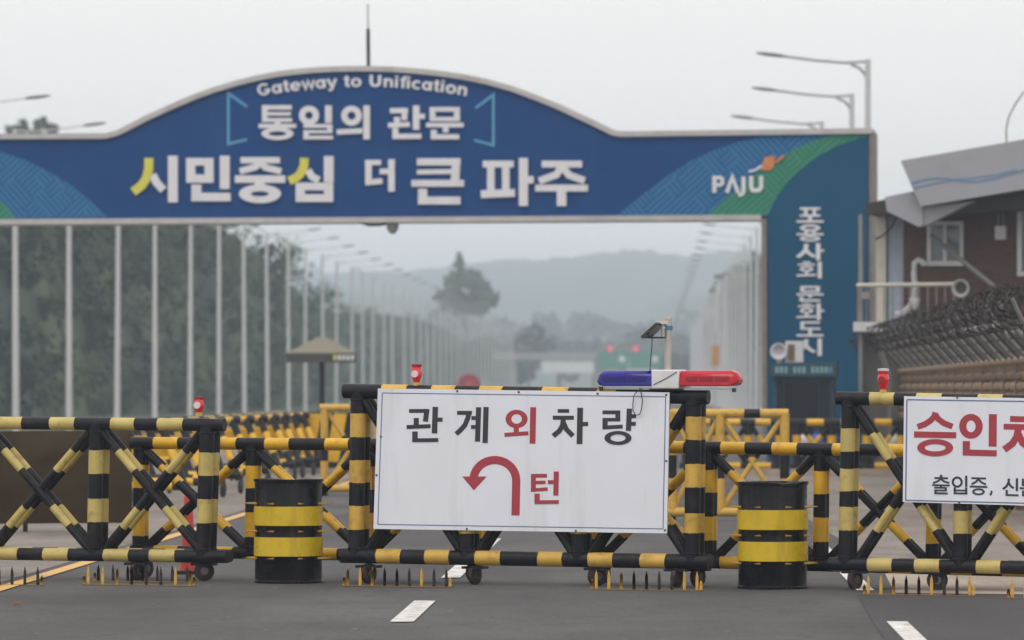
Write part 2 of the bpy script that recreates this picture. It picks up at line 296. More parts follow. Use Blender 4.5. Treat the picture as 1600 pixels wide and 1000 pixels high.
# ------------------------------------------------------------------ mesh helpers
class MB:
    def __init__(s): s.v, s.f, s.m, s.names, s.sm = [], [], [], [], []
    def mi(s, name):
        if name not in s.names: s.names.append(name)
        return s.names.index(name)
    def add(s, vs, fs, m, smooth=False):
        o = len(s.v); s.v += [tuple(p) for p in vs]; k = s.mi(m)
        for f in fs: s.f.append([i + o for i in f]); s.m.append(k); s.sm.append(smooth)
    def box(s, c, d, m, rz=0.0, rx=0.0, ry=0.0):
        M = Matrix.Translation(c) @ Matrix.Rotation(rz, 4, 'Z') @ Matrix.Rotation(ry, 4, 'Y') @ Matrix.Rotation(rx, 4, 'X')
        vs = [M @ Vector((x * d[0] / 2, y * d[1] / 2, z * d[2] / 2)) for x in (-1, 1) for y in (-1, 1) for z in (-1, 1)]
        s.add(vs, [(0, 1, 3, 2), (4, 6, 7, 5), (0, 4, 5, 1), (2, 3, 7, 6), (0, 2, 6, 4), (1, 5, 7, 3)], m)
    def tube(s, p0, p1, r, segs=14, m='steel', r1=None, cuts=None, cap=True):
        """cuts: list of (fraction, material used up to that fraction)"""
        p0, p1 = Vector(p0), Vector(p1); d = (p1 - p0); L = d.length
        if L < 1e-6: return
        q = d.to_track_quat('Z', 'Y'); r1 = r if r1 is None else r1
        cuts = cuts or [(1.0, m)]
        ts = [0.0] + [min(1.0, max(0.0, c[0])) for c in cuts]
        ang = [2 * math.pi * i / segs for i in range(segs)]
        cache = {}
        def ring(t):
            if t not in cache:
                j = 0.0 if t <= 0 or t >= 1 else min(0.0045, r * 0.07)
                ph, tl = random.uniform(0, 6.3), random.uniform(-1, 1)
                cache[t] = [p0 + d * t + d.normalized() * (j * (tl * math.cos(a + ph) + 0.5 * random.uniform(-1, 1))) + q @ Vector((math.cos(a), math.sin(a), 0)) * (r + (r1 - r) * t) for a in ang]
            return list(cache[t])
        for i, c in enumerate(cuts):
            if ts[i + 1] - ts[i] < 1e-5: continue
            vs = ring(ts[i]) + ring(ts[i + 1])
            s.add(vs, [(j, (j + 1) % segs, segs + (j + 1) % segs, segs + j) for j in range(segs)], c[1], True)
        if cap:
            if r > 1e-4: s.add(ring(0), [tuple(reversed(range(segs)))], cuts[0][1])
            if r1 > 1e-4: s.add(ring(1), [tuple(range(segs))], cuts[-1][1])
    def path(s, pts, r, segs=8, m='steel'):
        pts = [Vector(p) for p in pts]; n = len(pts); rings = []
        up = Vector((0.13, 0.31, 0.94)).normalized()
        for i, p in enumerate(pts):
            t = (pts[min(i + 1, n - 1)] - pts[max(i - 1, 0)]).normalized()
            a = t.cross(up)
            if a.length < 1e-3: a = t.cross(Vector((1, 0, 0)))
            a.normalize(); b = t.cross(a)
            rings += [p + (a * math.cos(2 * math.pi * k / segs) + b * math.sin(2 * math.pi * k / segs)) * r for k in range(segs)]
        fs = [(i * segs + k, i * segs + (k + 1) % segs, (i + 1) * segs + (k + 1) % segs, (i + 1) * segs + k) for i in range(n - 1) for k in range(segs)]
        s.add(rings, fs, m, True)
    def lathe(s, prof, m, segs=32, c=(0, 0, 0), cap=True, axis='Z'):
        vs, fs = [], []
        for r, z in prof:
            for k in range(segs):
                a = 2 * math.pi * k / segs; x, y = r * math.cos(a), r * math.sin(a)
                if axis == 'Z': p = (c[0] + x, c[1] + y, c[2] + z)
                elif axis == 'Y': p = (c[0] + x, c[1] + z, c[2] + y)
                else: p = (c[0] + z, c[1] + x, c[2] + y)
                vs.append(p)
        for i in range(len(prof) - 1):
            for k in range(segs):
                fs.append((i * segs + k, i * segs + (k + 1) % segs, (i + 1) * segs + (k + 1) % segs, (i + 1) * segs + k))
        if cap:
            fs.append(tuple(reversed(range(segs)))); fs.append(tuple(range((len(prof) - 1) * segs, len(prof) * segs)))
        s.add(vs, fs, m, True)
    def prism(s, poly, y0, y1, m, mside=None):
        """poly: (x,z) outline; front at y0 (towards camera), back at y1"""
        n = len(poly); vs = [(x, y0, z) for x, z in poly] + [(x, y1, z) for x, z in poly]
        s.add(vs, [tuple(range(n)), tuple(reversed(range(n, 2 * n)))], m)
        s.add(vs, [(i, i + n, (i + 1) % n + n, (i + 1) % n) for i in range(n)], mside or m)
    def build(s, name, parent=None, flatten=None):
        me = bpy.data.meshes.new(name); me.from_pydata(s.v, [], s.f)
        for nm in s.names: me.materials.append(MATS[nm])
        me.polygons.foreach_set('material_index', s.m); me.polygons.foreach_set('use_smooth', s.sm)
        bm = bmesh.new(); bm.from_mesh(me); bmesh.ops.remove_doubles(bm, verts=bm.verts, dist=1e-5)
        bmesh.ops.recalc_face_normals(bm, faces=bm.faces)
        bm.to_mesh(me); bm.free()
        try: me.set_sharp_from_angle(angle=R(40))
        except Exception: pass
        me.update()
        o = bpy.data.objects.new(name, me); C.objects.link(o)
        if parent is not None: o.parent = parent
        return o

def tag(o, label, cat, group=None, kind=None):
    o['label'] = label; o['category'] = cat
    if group: o['group'] = group
    if kind: o['kind'] = kind
    return o
def thing(name, loc, rz, label, cat, group=None):
    o = bpy.data.objects.new(name, None); C.objects.link(o)
    o.empty_display_size = 0.3; o.location = loc; o.rotation_euler = (0, 0, rz)
    return tag(o, label, cat, group)
def struct(name, mb):
    o = mb.build(name); o['kind'] = 'structure'; return o
def dup(root, loc, rz=None, label=None, group=None, scale=None):
    r = root.copy(); C.objects.link(r); r.location = loc
    if rz is not None: r.rotation_euler = (0, 0, rz)
    if scale: r.scale = scale
    if label: r['label'] = label
    if group: r['group'] = group
    for ch in list(root.children):
        c = ch.copy(); C.objects.link(c); c.parent = r
        for g in list(ch.children):
            d = g.copy(); C.objects.link(d); d.parent = c
    return r

class Plane:
    """an upright plane standing in the street: x along it, y away from the camera, z up"""
    def __init__(s, x0, D0, tan): s.D0, s.tan = D0, tan; s.X0 = (x0 - 800) * D0 / F; s.th = math.atan(tan)
    def loc(s, z=0.0): return (s.X0, s.D0, z)
    def D(s, x): return (s.D0 + s.tan * s.X0) / (1 + s.tan * (x - 800) / F)
    def __call__(s, x, y):
        D = s.D(x); X = (x - 800) * D / F
        return ((X - s.X0) * math.cos(s.th) - (D - s.D0) * math.sin(s.th), EYE + (HZ - y) / F * D)
    def at(s, x, y, n=0.0):
        u, z = s(x, y); return Vector((u, n, z))
    def thing(s, name, label, cat, group=None): return thing(name, s.loc(), -s.th, label, cat, group)
    def world(s, x, n=0.0, z=0.0):
        u, _ = s(x, 0); c, sn = math.cos(s.th), math.sin(s.th)
        return (s.X0 + u * c + n * sn, s.D0 - u * sn + n * c, z)

def G(x, y):
    """photo pixel to a point on the ground"""
    D = F * EYE / (y - HZ); return ((x - 800) * D / F, D)

# strokes of lettering ------------------------------------------------------------
def offset_poly(pts, w):
    pts = [Vector(p) for p in pts]; n = len(pts); L, Rr = [], []
    for i, p in enumerate(pts):
        a = (pts[i] - pts[i - 1]).normalized() if i else (pts[1] - pts[0]).normalized()
        b = (pts[i + 1] - pts[i]).normalized() if i < n - 1 else a
        na, nb = Vector((-a.y, a.x)), Vector((-b.y, b.x)); m = (na + nb)
        m = m.normalized() if m.length > 1e-6 else na
        k = w / 2 / max(0.45, m.dot(na)); L.append(p + m * k); Rr.append(p - m * k)
    return L, Rr
def strokes(mb, pl, items, y0, y1, m, step=0.0004, xf=lambda p: p):
    """items: ('L', pts, w) open stroke, ('E', cx, cy, Rx, Ry, rx, ry) ring, ('P', pts) filled, ('B', x0,y0,x1,y1, hx0,hy0,hx1,hy1) box ring"""
    def ribbon(A, B, yf, closed):
        n = len(A); P = [pl(*xf(p)) for p in A] + [pl(*xf(p)) for p in B]
        vs = [(u, yf, z) for u, z in P] + [(u, y1, z) for u, z in P]; fs = []
        rng = range(n if closed else n - 1)
        for i in rng:
            j = (i + 1) % n
            fs += [(i, j, n + j, n + i), (i, 2 * n + i, 2 * n + j, j), (n + i, n + j, 3 * n + j, 3 * n + i)]
        if not closed:
            fs += [(0, n, 3 * n, 2 * n), (n - 1, 3 * n - 1, 4 * n - 1, 2 * n - 1)]
        mb.add(vs, fs, m)
    for k, it in enumerate(items):
        yf = y0 - step * k
        if it[0] == 'L':
            A, B = offset_poly(it[1], it[2]); ribbon(A, B, yf, False)
        elif it[0] == 'E':
            _, cx, cyy, Rx, Ry, rx, ry = it; a = [2 * math.pi * i / 40 for i in range(40)]
            ribbon([(cx + Rx * math.cos(t), cyy + Ry * math.sin(t)) for t in a], [(cx + rx * math.cos(t), cyy + ry * math.sin(t)) for t in a], yf, True)
        elif it[0] == 'B':
            _, a, b, c, d, e, f, g, h = it
            ribbon([(a, b), (c, b), (c, d), (a, d)], [(e, f), (g, f), (g, h), (e, h)], yf, True)
        elif it[0] == 'P':
            P = [pl(*xf(p)) for p in it[1]]; mb.prism(P, yf, y1, m)
def letter(parent, pl, items, y0, y1, m, step=0.0004, xf=lambda p: p, name='letter'):
    mb = MB(); strokes(mb, pl, items, y0, y1, m, step, xf); return mb.build(name, parent)
def Ls(*a): return [('L', list(p), wd) for p, wd in a]

# ------------------------------------------------------------------ ground and road
RD = 0.0262                                  # sideways drift of the road per metre ahead
def lane(x_at_43, D): return x_at_43 + RD * (D - 43)
def sheet(name, quads, m, z):
    mb = MB()
    for q in quads: mb.add([(x, y, z) for x, y in q], [tuple(range(len(q)))], m)
    return struct(name, mb)
gm = MB(); gm.add([(-2500, -20, -0.02), (2500, -20, -0.02), (2500, 5000, -0.02), (-2500, 5000, -0.02)], [(0, 1, 2, 3)], 'grass_ground')
struct('ground', gm)
sheet('road', [[(-16, -10), (9, -10), (lane(9, 900), 900), (lane(-16.5, 900), 900)]], 'asphalt', 0.0)
# strip of darker asphalt right of the seam in the foreground
sa, sb = G(1382, 1000), G(1338, 930)
sheet('road_patch', [[(lane(sa[0], 20) - 0.6, 20), (9, 20), (9, 46.3), (sb[0] + 0.02, 46.6), (sb[0], sb[1]), sa]], 'asphalt_dark', 0.004)
# concrete aprons
sheet('left_pavement', [[(-16, 47.6), (lane(-4.62, 47.6), 47.6), (lane(-4.62, 160), 160), (-14, 160)]], 'pale_concrete', 0.004)
sheet('right_pavement', [[(lane(3.22, 54), 54), (12, 54), (12, 112), (lane(2.6, 112), 112)]], 'pale_concrete', 0.004)
sheet('sandy_pavement', [[(3.15, 46.9), (9, 45.2), (9, 54), (lane(3.22, 54), 54)]], 'sand_concrete', 0.004)
# painted markings
hw = 0.075
sheet('yellow_edge_line', [[(lane(-4.43, a) - hw, a), (lane(-4.43, a) + hw, a), (lane(-4.43, b) + hw, b), (lane(-4.43, b) - hw, b)] for a, b in ((30, 60), (60, 100), (100, 160))], 'yellow_paint', 0.009)
def dash_quads(x43, spans, wd=0.085): return [[(lane(x43, a) - wd, a), (lane(x43, a) + wd, a), (lane(x43, b) + wd, b), (lane(x43, b) - wd, b)] for a, b in spans]
sheet('left_lane_dashes', dash_quads(-0.745, [(41.05 + 9.5 * k, 45.1 + 9.5 * k - 0.5 * (k > 0)) for k in range(-1, 12)]), 'white_paint', 0.009)
sheet('right_lane_dashes', dash_quads(2.83, [(37.2, 41.1), (47.4, 51.9), (57.5, 61.5)], 0.075), 'white_paint', 0.009)

# ------------------------------------------------------------------ barricades
TH = 0.364
front = Plane(800, 48.8, TH)
low = Plane(800, 49.5, TH)
GAP = 0.15
BK = 'black_paint'
def cuts_px(p0, p1, edges, ycol, first=BK):
    """stripe edges given as photo coordinates along the bar -> fractions"""
    out, cur = [], first
    for e in edges:
        out.append(((e - p0) / (p1 - p0), cur)); cur = ycol if cur == BK else BK
    out.append((1.0, cur)); return out
BRACE = lambda c: [(0.18, BK), (0.35, c), (0.66, BK), (0.82, c), (1.0, BK)]

def frame_parts(t, pl, n, top, bottom, posts, braces, col, rr, rp, rb):
    """one flat frame of a barricade at depth n; every bar its own mesh"""
    for nm, bar in (('top_rail', top), ('bottom_rail', bottom)):
        if not bar: continue
        (xa, ya), (xb, yb), edges, first = bar
        mb = MB(); mb.tube(pl.at(xa, ya, n), pl.at(xb, yb, n), rr, 20, cuts=cuts_px(xa, xb, edges, col, first)); mb.build(nm, t)
    for (xt, yt), (xb, yb), edges in posts:
        mb = MB(); mb.tube(pl.at(xt, yt, n), pl.at(xb, yb, n), rp, 18, cuts=cuts_px(yt, yb, edges, col))
        for e_, sg in ((pl.at(xt, yt, n), -1), (pl.at(xb, yb, n), 1)):      # weld beads where the post meets the rails
            c_ = e_ + Vector((0, 0, sg * (rr + 0.001))); mb.lathe([(rp + 0.001, -0.007), (rp + 0.007, -0.003), (rp + 0.006, 0.004), (rp + 0.001, 0.008)], BK, 18, c=c_, cap=False)
        mb.build('post', t)
    for k, (a, b) in enumerate(braces):
        mb = MB(); mb.tube(pl.at(*a, n + 0.004 + 0.02 * (k % 2)), pl.at(*b, n + 0.004 + 0.02 * (k % 2)), rb, 12, cuts=BRACE(col)); mb.build('brace', t)
def tie_bars(t, pl, pts, gap, r):
    for x, y in pts:
        mb = MB(); mb.tube(pl.at(x, y, 0.0), pl.at(x, y, gap), r, 10, BK); mb.build('tie_bar', t)
def caster(t, pl, x, y_axle_px, n, rz=0.0, red=True, rail_z=0.16):
    """fork under the bottom rail, wheel on the ground"""
    u, _ = pl(x, 900); r = 0.088
    mb = MB()
    mb.box((u, n, rail_z - 0.012), (0.20, 0.13, 0.022), BK)
    mb.tube((u, n, rail_z - 0.03), (u, n, rail_z - 0.001), 0.03, 10, BK)
    for s in (-1, 1):
        c, sn = math.cos(rz), math.sin(rz)
        mb.box((u - sn * 0.036 * s * 1.0 if False else u + s * 0.036 * sn, n + s * 0.036 * c, 0.115), (0.05, 0.006, 0.10), BK, rz=rz)
    o = mb.build('caster', t)
    wmb = MB()
    q = Matrix.Translation((u, n, r)) @ Matrix.Rotation(rz, 4, 'Z')
    prof = [(0.02, -0.024), (r * 0.82, -0.024), (r, -0.016), (r, 0.016), (r * 0.82, 0.024), (0.02, 0.024)]
    tmp = MB(); tmp.lathe(prof, 'rubber' if not red else 'wheel_red', 22, axis='Y')
    tmp.lathe([(0.012, -0.03), (0.035, -0.03), (0.035, 0.03), (0.012, 0.03)], 'bolt', 12, axis='Y')
    tmp.v = [tuple(q @ Vector(p)) for p in tmp.v]
    tmp.build('wheel', o)

# --- left barricade (pale stripes)
def xcell(xl, xr, yt, yb, slope=0.0):
    d = slope
    return [((xl + 6, yt), (xr - 12, yb)), ((xr - 6, yt), (xl + 12, yb))]
tA = front.thing('barricade', 'pale yellow and black striped barricade at the left edge, with crossed braces and no sign', 'barricade', 'tall striped barricades across the road')
Atop = ((-215, 659), (351, 664), [-180, -140, -85, -45, 2, 39.6, 84, 122, 178, 215, 251, 289], BK)
Abot = ((-215, 862), (356, 870), [-170, -130, -90, -50, -5, 33, 73, 112, 167, 206, 238, 277], BK)
Abot = ((-215, 862), (356, 870), [-175, -135, -98, -50, -8, 33, 73, 112, 167, 206, 238, 277], BK)
def stripes(a): return a
Apost = [((151, 664), (147, 866), [703, 740, 779, 816]), ((324, 666), (317, 868), [707, 743, 780, 817]), ((-28, 662), (-32, 864), [701, 738, 777, 814]), ((-200, 662), (-204, 862), [701, 738, 777, 814])]
Abr = xcell(151, 321, 672, 857) + xcell(-28, 148, 670, 855) + xcell(-200, -30, 670, 855)
# first edge list starts black; keep parity so that 2-39 is yellow
Atop = ((-215, 659), (351, 664), [-182, -145, -90, -52, 2, 39.6, 84, 122, 178, 215, 251, 289], BK)
frame_parts(tA, front, 0.0, Atop, Abot, Apost, Abr, 'pale_yellow', 0.056, 0.066, 0.036)
frame_parts(tA, front, GAP, None, ((-215, 862), (351, 869), [-182, -145, -90, -52, -12, 44, 84, 113, 178, 215, 251, 280], BK), Apost, Abr, 'pale_yellow', 0.056, 0.06, 0.034)
tie_bars(tA, front, [(147, 866), (317, 868), (-32, 864)], GAP, 0.03)
for x, n, rz in ((213, 0.02, 1.3), (312, 0.1, 0.5), (-120, 0.05, 1.0)): caster(tA, front, x, 0, n, rz)

# --- centre barricade (mustard)
tB = front.thing('barricade', 'tall mustard and black barricade behind the big U-turn sign board', 'barricade', 'tall striped barricades across the road')
Btop = ((538, 611), (1107, 620), [592, 640, 679, 716, 754, 791, 815, 853, 893, 938, 967][1:], BK)
Btop = ((538, 611), (1107, 620), [600, 640, 679, 716, 754, 791, 853, 893, 938, 967], BK)
Bbot = ((533, 868), (1107, 878), [592, 630, 669, 707, 748, 787, 846, 884, 924, 962, 1005, 1043], BK)
Bpost = [((560, 613), (556, 868), [646, 683, 719, 754, 790, 827]), ((733, 615), (729, 871), [650, 687, 723, 759, 796, 834]),
         ((908, 617), (904, 874), [651, 687, 724, 760, 799, 834]), ((1084, 620), (1081, 877), [651, 687, 725, 762, 802, 833])]
Bbr = xcell(560, 731, 622, 860) + xcell(733, 906, 624, 863) + xcell(908, 1082, 626, 866)
frame_parts(tB, front, 0.0, Btop, Bbot, Bpost, Bbr, 'mustard', 0.064, 0.068, 0.038)
frame_parts(tB, front, GAP, None, ((533, 868), (1104, 878), [592, 630, 669, 707, 748, 787, 846, 884, 924, 962, 1005, 1043], BK), Bpost, Bbr, 'mustard', 0.06, 0.06, 0.036)
tie_bars(tB, front, [(556, 868), (729, 871), (904, 874), (1081, 877)], GAP, 0.03)
for x, n, rz in ((576, 0.0, 1.2), (739, 0.05, 1.35), (930, 0.05, 0.9), (1058, 0.0, 1.45), (1079, 0.20, 1.2)): caster(tB, front, x, 0, n, rz)

# --- right barricade (pale)
tC = front.thing('barricade', 'pale striped barricade at the right edge behind the red-lettered sign board', 'barricade', 'tall striped barricades across the road')
Ctop = ((1307, 622), (1860, 632), [1361, 1400, 1436, 1475, 1532, 1571, 1625, 1664, 1720, 1758], BK)
Cbot = ((1296, 881), (1860, 892), [1358, 1397, 1433, 1472, 1530, 1568, 1622, 1660, 1715, 1752], BK)
Cpost = [((1326, 624), (1321, 880), [669, 705, 732, 767, 792, 829]), ((1504, 627), (1500, 884), [671, 707, 740, 776, 798, 834]),
         ((1680, 630), (1677, 888), [671, 707, 740, 776, 798, 838]), ((1838, 632), (1836, 891), [671, 707, 740, 776, 798, 838])]
Cbr = xcell(1328, 1502, 636, 872) + xcell(1504, 1678, 638, 875) + xcell(1680, 1836, 640, 878)
frame_parts(tC, front, 0.0, Ctop, Cbot, Cpost, Cbr, 'pale_yellow', 0.056, 0.062, 0.034)
frame_parts(tC, front, GAP, None, ((1300, 881), (1850, 892), [1365, 1400, 1440, 1480, 1536, 1571, 1625, 1664, 1720, 1758], BK), Cpost, Cbr, 'pale_yellow', 0.054, 0.056, 0.032)
tie_bars(tC, front, [(1321, 880), (1500, 884), (1677, 888)], GAP, 0.03)
for x, n, rz in ((1336, 0.0, 1.2), (1462, 0.05, 0.25), (1740, 0.05, 0.9)): caster(tC, front, x, 0, n, rz, red=(x != 1462))

# --- lower bright yellow barricades behind
def low_barricade(label, x0, x1, yl, yr, ybl, ybr, te, be, posts):
    t = low.thing('low_barricade', label, 'barricade', 'low bright yellow barricades behind the tall ones')
    f = lambda x, a, b: a + (b - a) * (x - x0) / (x1 - x0)
    top = ((x0, yl), (x1, yr), te, BK); bot = ((x0, ybl), (x1, ybr), be, BK)
    P, Bc = [], []
    for x in posts:
        yt, yb = f(x, yl, yr), f(x, ybl, ybr)
        P.append(((x + 2, yt), (x, yb), [yt + 34, yt + 70, yt + 107, yt + 145]))
    for a, b in zip(posts[:-1], posts[1:]): Bc += xcell(a, b, f(a, yl, yr) + 10, f(a, ybl, ybr) - 8)
    frame_parts(t, low, 0.0, top, bot, P, Bc, 'safety_yellow', 0.054, 0.056, 0.034)
    frame_parts(t, low, 0.10, None, None, P, Bc, 'safety_yellow', 0.05, 0.052, 0.03)
    tie_bars(t, low, [(p[1][0], p[1][1]) for p in P], 0.10, 0.03)
    for x in (posts[0] + 8, posts[-1] - 8): caster(t, low, x, 0, 0.05, 1.2, rail_z=0.17)
    return t
low_barricade('low bright yellow barricade between the left barricade and the sign, behind the left drum', 205, 762, 692, 696, 861, 870,
              [243, 281, 336, 374, 419, 457, 513, 550, 596, 634, 680, 718], [243, 281, 330, 368, 424, 460, 475, 532, 596, 634, 680, 718], [216, 392, 570, 745])
low_barricade('low bright yellow barricade passing behind the right drum to the right-hand sign', 915, 1650, 697, 707, 873, 893,
              [960, 998, 1047, 1074, 1133, 1171, 1213, 1252, 1308, 1346, 1390, 1427, 1485, 1523, 1570, 1608], [960, 998, 1040, 1078, 1131, 1170, 1220, 1256, 1308, 1346, 1395, 1430, 1485, 1523, 1570, 1608],
              [931, 1105, 1280, 1456, 1630])

# --- drums
def drum(x, ybase, label, rim):
    X, D = G(x, ybase); H, r = 0.905, 0.292
    t = thing('oil_drum', (X, D + r * 0.3, 0), random.random(), label, 'oil drum', 'spiked striped oil drums')
    mb = MB()
    prof = [(r - 0.004, 0.0), (r + 0.008, 0.006), (r + 0.008, 0.02), (r, 0.028), (r, 0.29), (r + 0.006, 0.30), (r, 0.312), (r, 0.58), (r + 0.006, 0.592), (r, 0.604),
            (r, H - 0.03), (r + 0.012, H - 0.022), (r + 0.012, H - 0.002), (r, H), (r - 0.012, H - 0.004), (r - 0.014, H - 0.03)]
    mb.lathe(prof, 'drum_black', 64)
    dent = [(random.uniform(0, 6.28), random.uniform(0.1, 0.85), random.uniform(0.05, 0.12), random.uniform(0.006, 0.014)) for _ in range(6)] + [(rim, 0.9, 0.10, 0.035)]
    def dentf(p):
        a_ = math.atan2(p[1], p[0]); k_ = 0.0
        for da, dz, w_, h_ in dent:
            dd = ((a_ - da + math.pi) % (2 * math.pi) - math.pi) * r; k_ += h_ * math.exp(-((dd * dd + (p[2] - dz) ** 2) / (w_ * w_)))
        f_ = 1 - k_ / r; return (p[0] * f_, p[1] * f_, p[2] - 0.4 * k_ * (p[2] > 0.86))
    mb.v = [dentf(p) for p in mb.v]; mb.build('body', t)
    mb = MB(); mb.lathe([(r - 0.02, H - 0.028), (r - 0.02, H - 0.02), (0.001, H - 0.018)], 'drum_black', 48, cap=False)
    mb.lathe([(0.001, 0), (0.035, 0.0), (0.035, 0.012), (0.001, 0.014)], 'bolt', 12, c=(0.15, 0.1, H - 0.02)); mb.build('lid', t)
    for z0, z1 in ((0.235, 0.40), (0.50, 0.667)):
        mb = MB(); mb.lathe([(r + 0.002, z0), (r + 0.0085, z0 + 0.001), (r + 0.0085, z1 - 0.001), (r + 0.002, z1)], 'reflective_yellow', 64, cap=False); mb.v = [dentf(p) for p in mb.v]
        mb.build('yellow_band', t)
    mb = MB(); mb.box((0, 0, 0), (0.012, 0.003, 0.30), 'reflective_yellow')
    for k, z in enumerate((0.215, 0.45, 0.69)):
        for i in range(8):
            a = 2 * math.pi * (i + 0.5 * (k == 1) * 0) / 8 + R(22.5)
            d = Vector((math.cos(a), math.sin(a), 0)); s = MB()
            s.tube(d * (r - 0.004) + Vector((0, 0, z)), d * (r + 0.125) + Vector((0, 0, z + 0.004)), 0.011, 8, 'spike_yellow', r1=0.001); s.build('spike', t)
    t.rotation_euler = (0, 0, R(-2))
    return t
drum(450, 911, 'black oil drum with two yellow bands and side spikes, left of the big sign', 1.6)
drum(1208, 920, 'black oil drum with two yellow bands and a dented rim, right of the light bar', -1.15)

# --- spike strips
def strip(xa, xb, y, offs, label):
    Xa, Da = G(xa, y); Xb, Db = G(xb, y + (xb - xa) * 0.012)
    L = math.hypot(Xb - Xa, Db - Da); a = math.atan2(Db - Da, Xb - Xa)
    t = thing('spike_strip', (Xa, Da, 0.004), a, label, 'spike strip', 'spike strips on the asphalt')
    mb = MB(); mb.box((L / 2, 0, 0.004), (L, 0.06, 0.006), 'spike_base'); mb.build('base_plate', t)
    for o, h, col in offs:
        m = MB(); u = o * L
        m.tube((u, 0, 0.007), (u, 0, h * 0.7), 0.014, 8, col, r1=0.013, cap=False); m.tube((u, 0, h * 0.7), (u, 0, h), 0.013, 8, col, r1=0.001); m.build('spike', t)
    return t
Y, K = 'spike_yellow', 'spike_black'
def row(n, cols, h=0.165, a=0.05, b=0.95, short=0.09):
    out = []
    for i in range(n):
        o = a + (b - a) * i / (n - 1); out.append((o, h, cols[i % len(cols)]))
    return [(0.015, short, Y)] + out + [(0.985, short, Y)]
strip(-110, 68, 913.5, row(9, [K, Y, K, K, K, K, K, K, K]), 'spike strip lying across the yellow edge line at far left')
strip(129, 306, 914.5, row(8, [Y, Y, Y, K, K, K, Y, Y]), 'spike strip in front of the left barricade, under its casters')
strip(535, 706, 916.5, row(9, [Y, Y, Y, K, K, K, Y, K, K]), 'spike strip under the left half of the big sign')
strip(923, 1098, 922, row(9, [Y, Y, Y, K, K, K, K, Y, Y]), 'spike strip under the right end of the big sign')
strip(1348, 1524, 930, row(9, [Y, Y, Y, K, K, Y, K, K, Y]), 'spike strip in front of the sandy pavement, under the right-hand sign')
strip(1573, 1750, 936, row(9, [Y, Y, K, K, K, Y, K, K, Y]), 'spike strip cut off by the right edge of the picture')

# second row of spikes seen behind the left strip
strip(146, 300, 909, row(7, [K, K, K, K, K, K, K], h=0.15), 'mostly black spike strip directly behind the left strip')

# ------------------------------------------------------------------ sign boards
NB = -0.085                                        # front face of a board in front of the bars
tS = front.thing('sign_board', 'large white sign board with dark Korean letters and a red U-turn arrow', 'sign')
q = [(596, 607), (1051, 613), (1047, 833), (589, 826)]
mb = MB(); mb.prism([front(*p) for p in q], NB, NB + 0.018, 'sign_white', 'sign_edge'); mb.build('board', tS)
inn = [(603, 614), (1045, 620), (1041, 826), (596, 819)]
mb = MB()
for a, b in zip(inn, inn[1:] + inn[:1]): strokes(mb, front, [('L', [a, b], 1.5)], NB - 0.0012, NB, 'sign_blue_line')
mb.build('border_line', tS)
for p in ((720, 611), (816, 612.5), (939, 615), (1046, 617), (601, 682), (594, 742), (735, 826), (905, 829), (1044, 828), (1046, 720)):
    u, z = front(*p); mb = MB(); mb.lathe([(0.010, 0), (0.010, -0.005), (0.004, -0.008)], 'bolt', 10, c=(u, NB, z), axis='Y'); mb.build('bolt', tS)
INK = lambda items, m: letter(tS, front, items, NB - 0.002, NB, m)
INK(Ls(([(644.7, 642), (676, 642)], 6), ([(672.7, 639), (670.3, 658.7)], 8), ([(656, 653), (656, 666)], 8), ([(641, 667.2), (678.3, 665.6)], 6.2),
       ([(685.8, 635.6), (684.4, 677)], 8.4), ([(688, 655.5), (697, 655.5)], 6.3), ([(654, 674), (654, 690.6)], 8.4), ([(650, 687.7), (690.3, 687.3)], 6)), 'ink_dark')
INK(Ls(([(719.7, 645), (742.8, 645)], 6.3), ([(738.6, 642.5), (736.5, 653), (732, 664), (725, 672), (718.2, 678)], 7.6), ([(742, 653), (751, 653)], 6), ([(741.5, 667), (751, 667)], 6),
       ([(753.3, 636.2), (751.6, 689.8)], 7.8), ([(765, 635.8), (763.4, 691.9)], 8)), 'ink_dark')
INK([('E', 812.5, 654.5, 17.2, 14.3, 8.2, 7.4)] + Ls(([(812, 667), (812, 679)], 8), ([(793.6, 679.3), (831, 676.8)], 6.3), ([(838.5, 636.2), (837.4, 693)], 9)), 'ink_red')
INK(Ls(([(876.7, 642), (894.5, 642)], 5.7), ([(869, 652.6), (901.9, 652.6)], 6.3), ([(885.8, 654), (884, 665), (879.5, 673), (869.6, 681)], 7.8), ([(886, 661), (890.5, 671), (900.5, 681)], 7.6),
       ([(911.8, 636.9), (910.7, 693.6)], 8.8), ([(914, 662.4), (924, 662.2)], 6.3)), 'ink_dark')
INK(Ls(([(946.6, 644.2), (974.3, 644.2)], 6), ([(970.5, 642), (970.5, 657)], 7.6), ([(946.6, 655.6), (974, 655.6)], 5.5), ([(950.6, 653.5), (950.6, 670)], 8), ([(946.6, 667.9), (978, 666.3)], 6),
       ([(988.6, 638.3), (987, 673)], 8), ([(990, 650.3), (999, 650)], 6), ([(990, 662), (998.5, 662)], 6)) + [('E', 970.8, 684.1, 21, 10.9, 12, 5.7)], 'ink_dark')
arc = [(810.8, 805), (811.9, 752)] + [(778.5 + 33.3 * math.cos(t), 750 - 31.4 * math.sin(t)) for t in [math.pi * k / 26 for k in range(1, 26)]] + [(745.3, 752)]
letter(tS, front, [('L', arc, 12.8), ('P', [(727.7, 744.2), (765.9, 744.2), (745.9, 766)])], NB - 0.002, NB, 'ink_red', name='arrow')
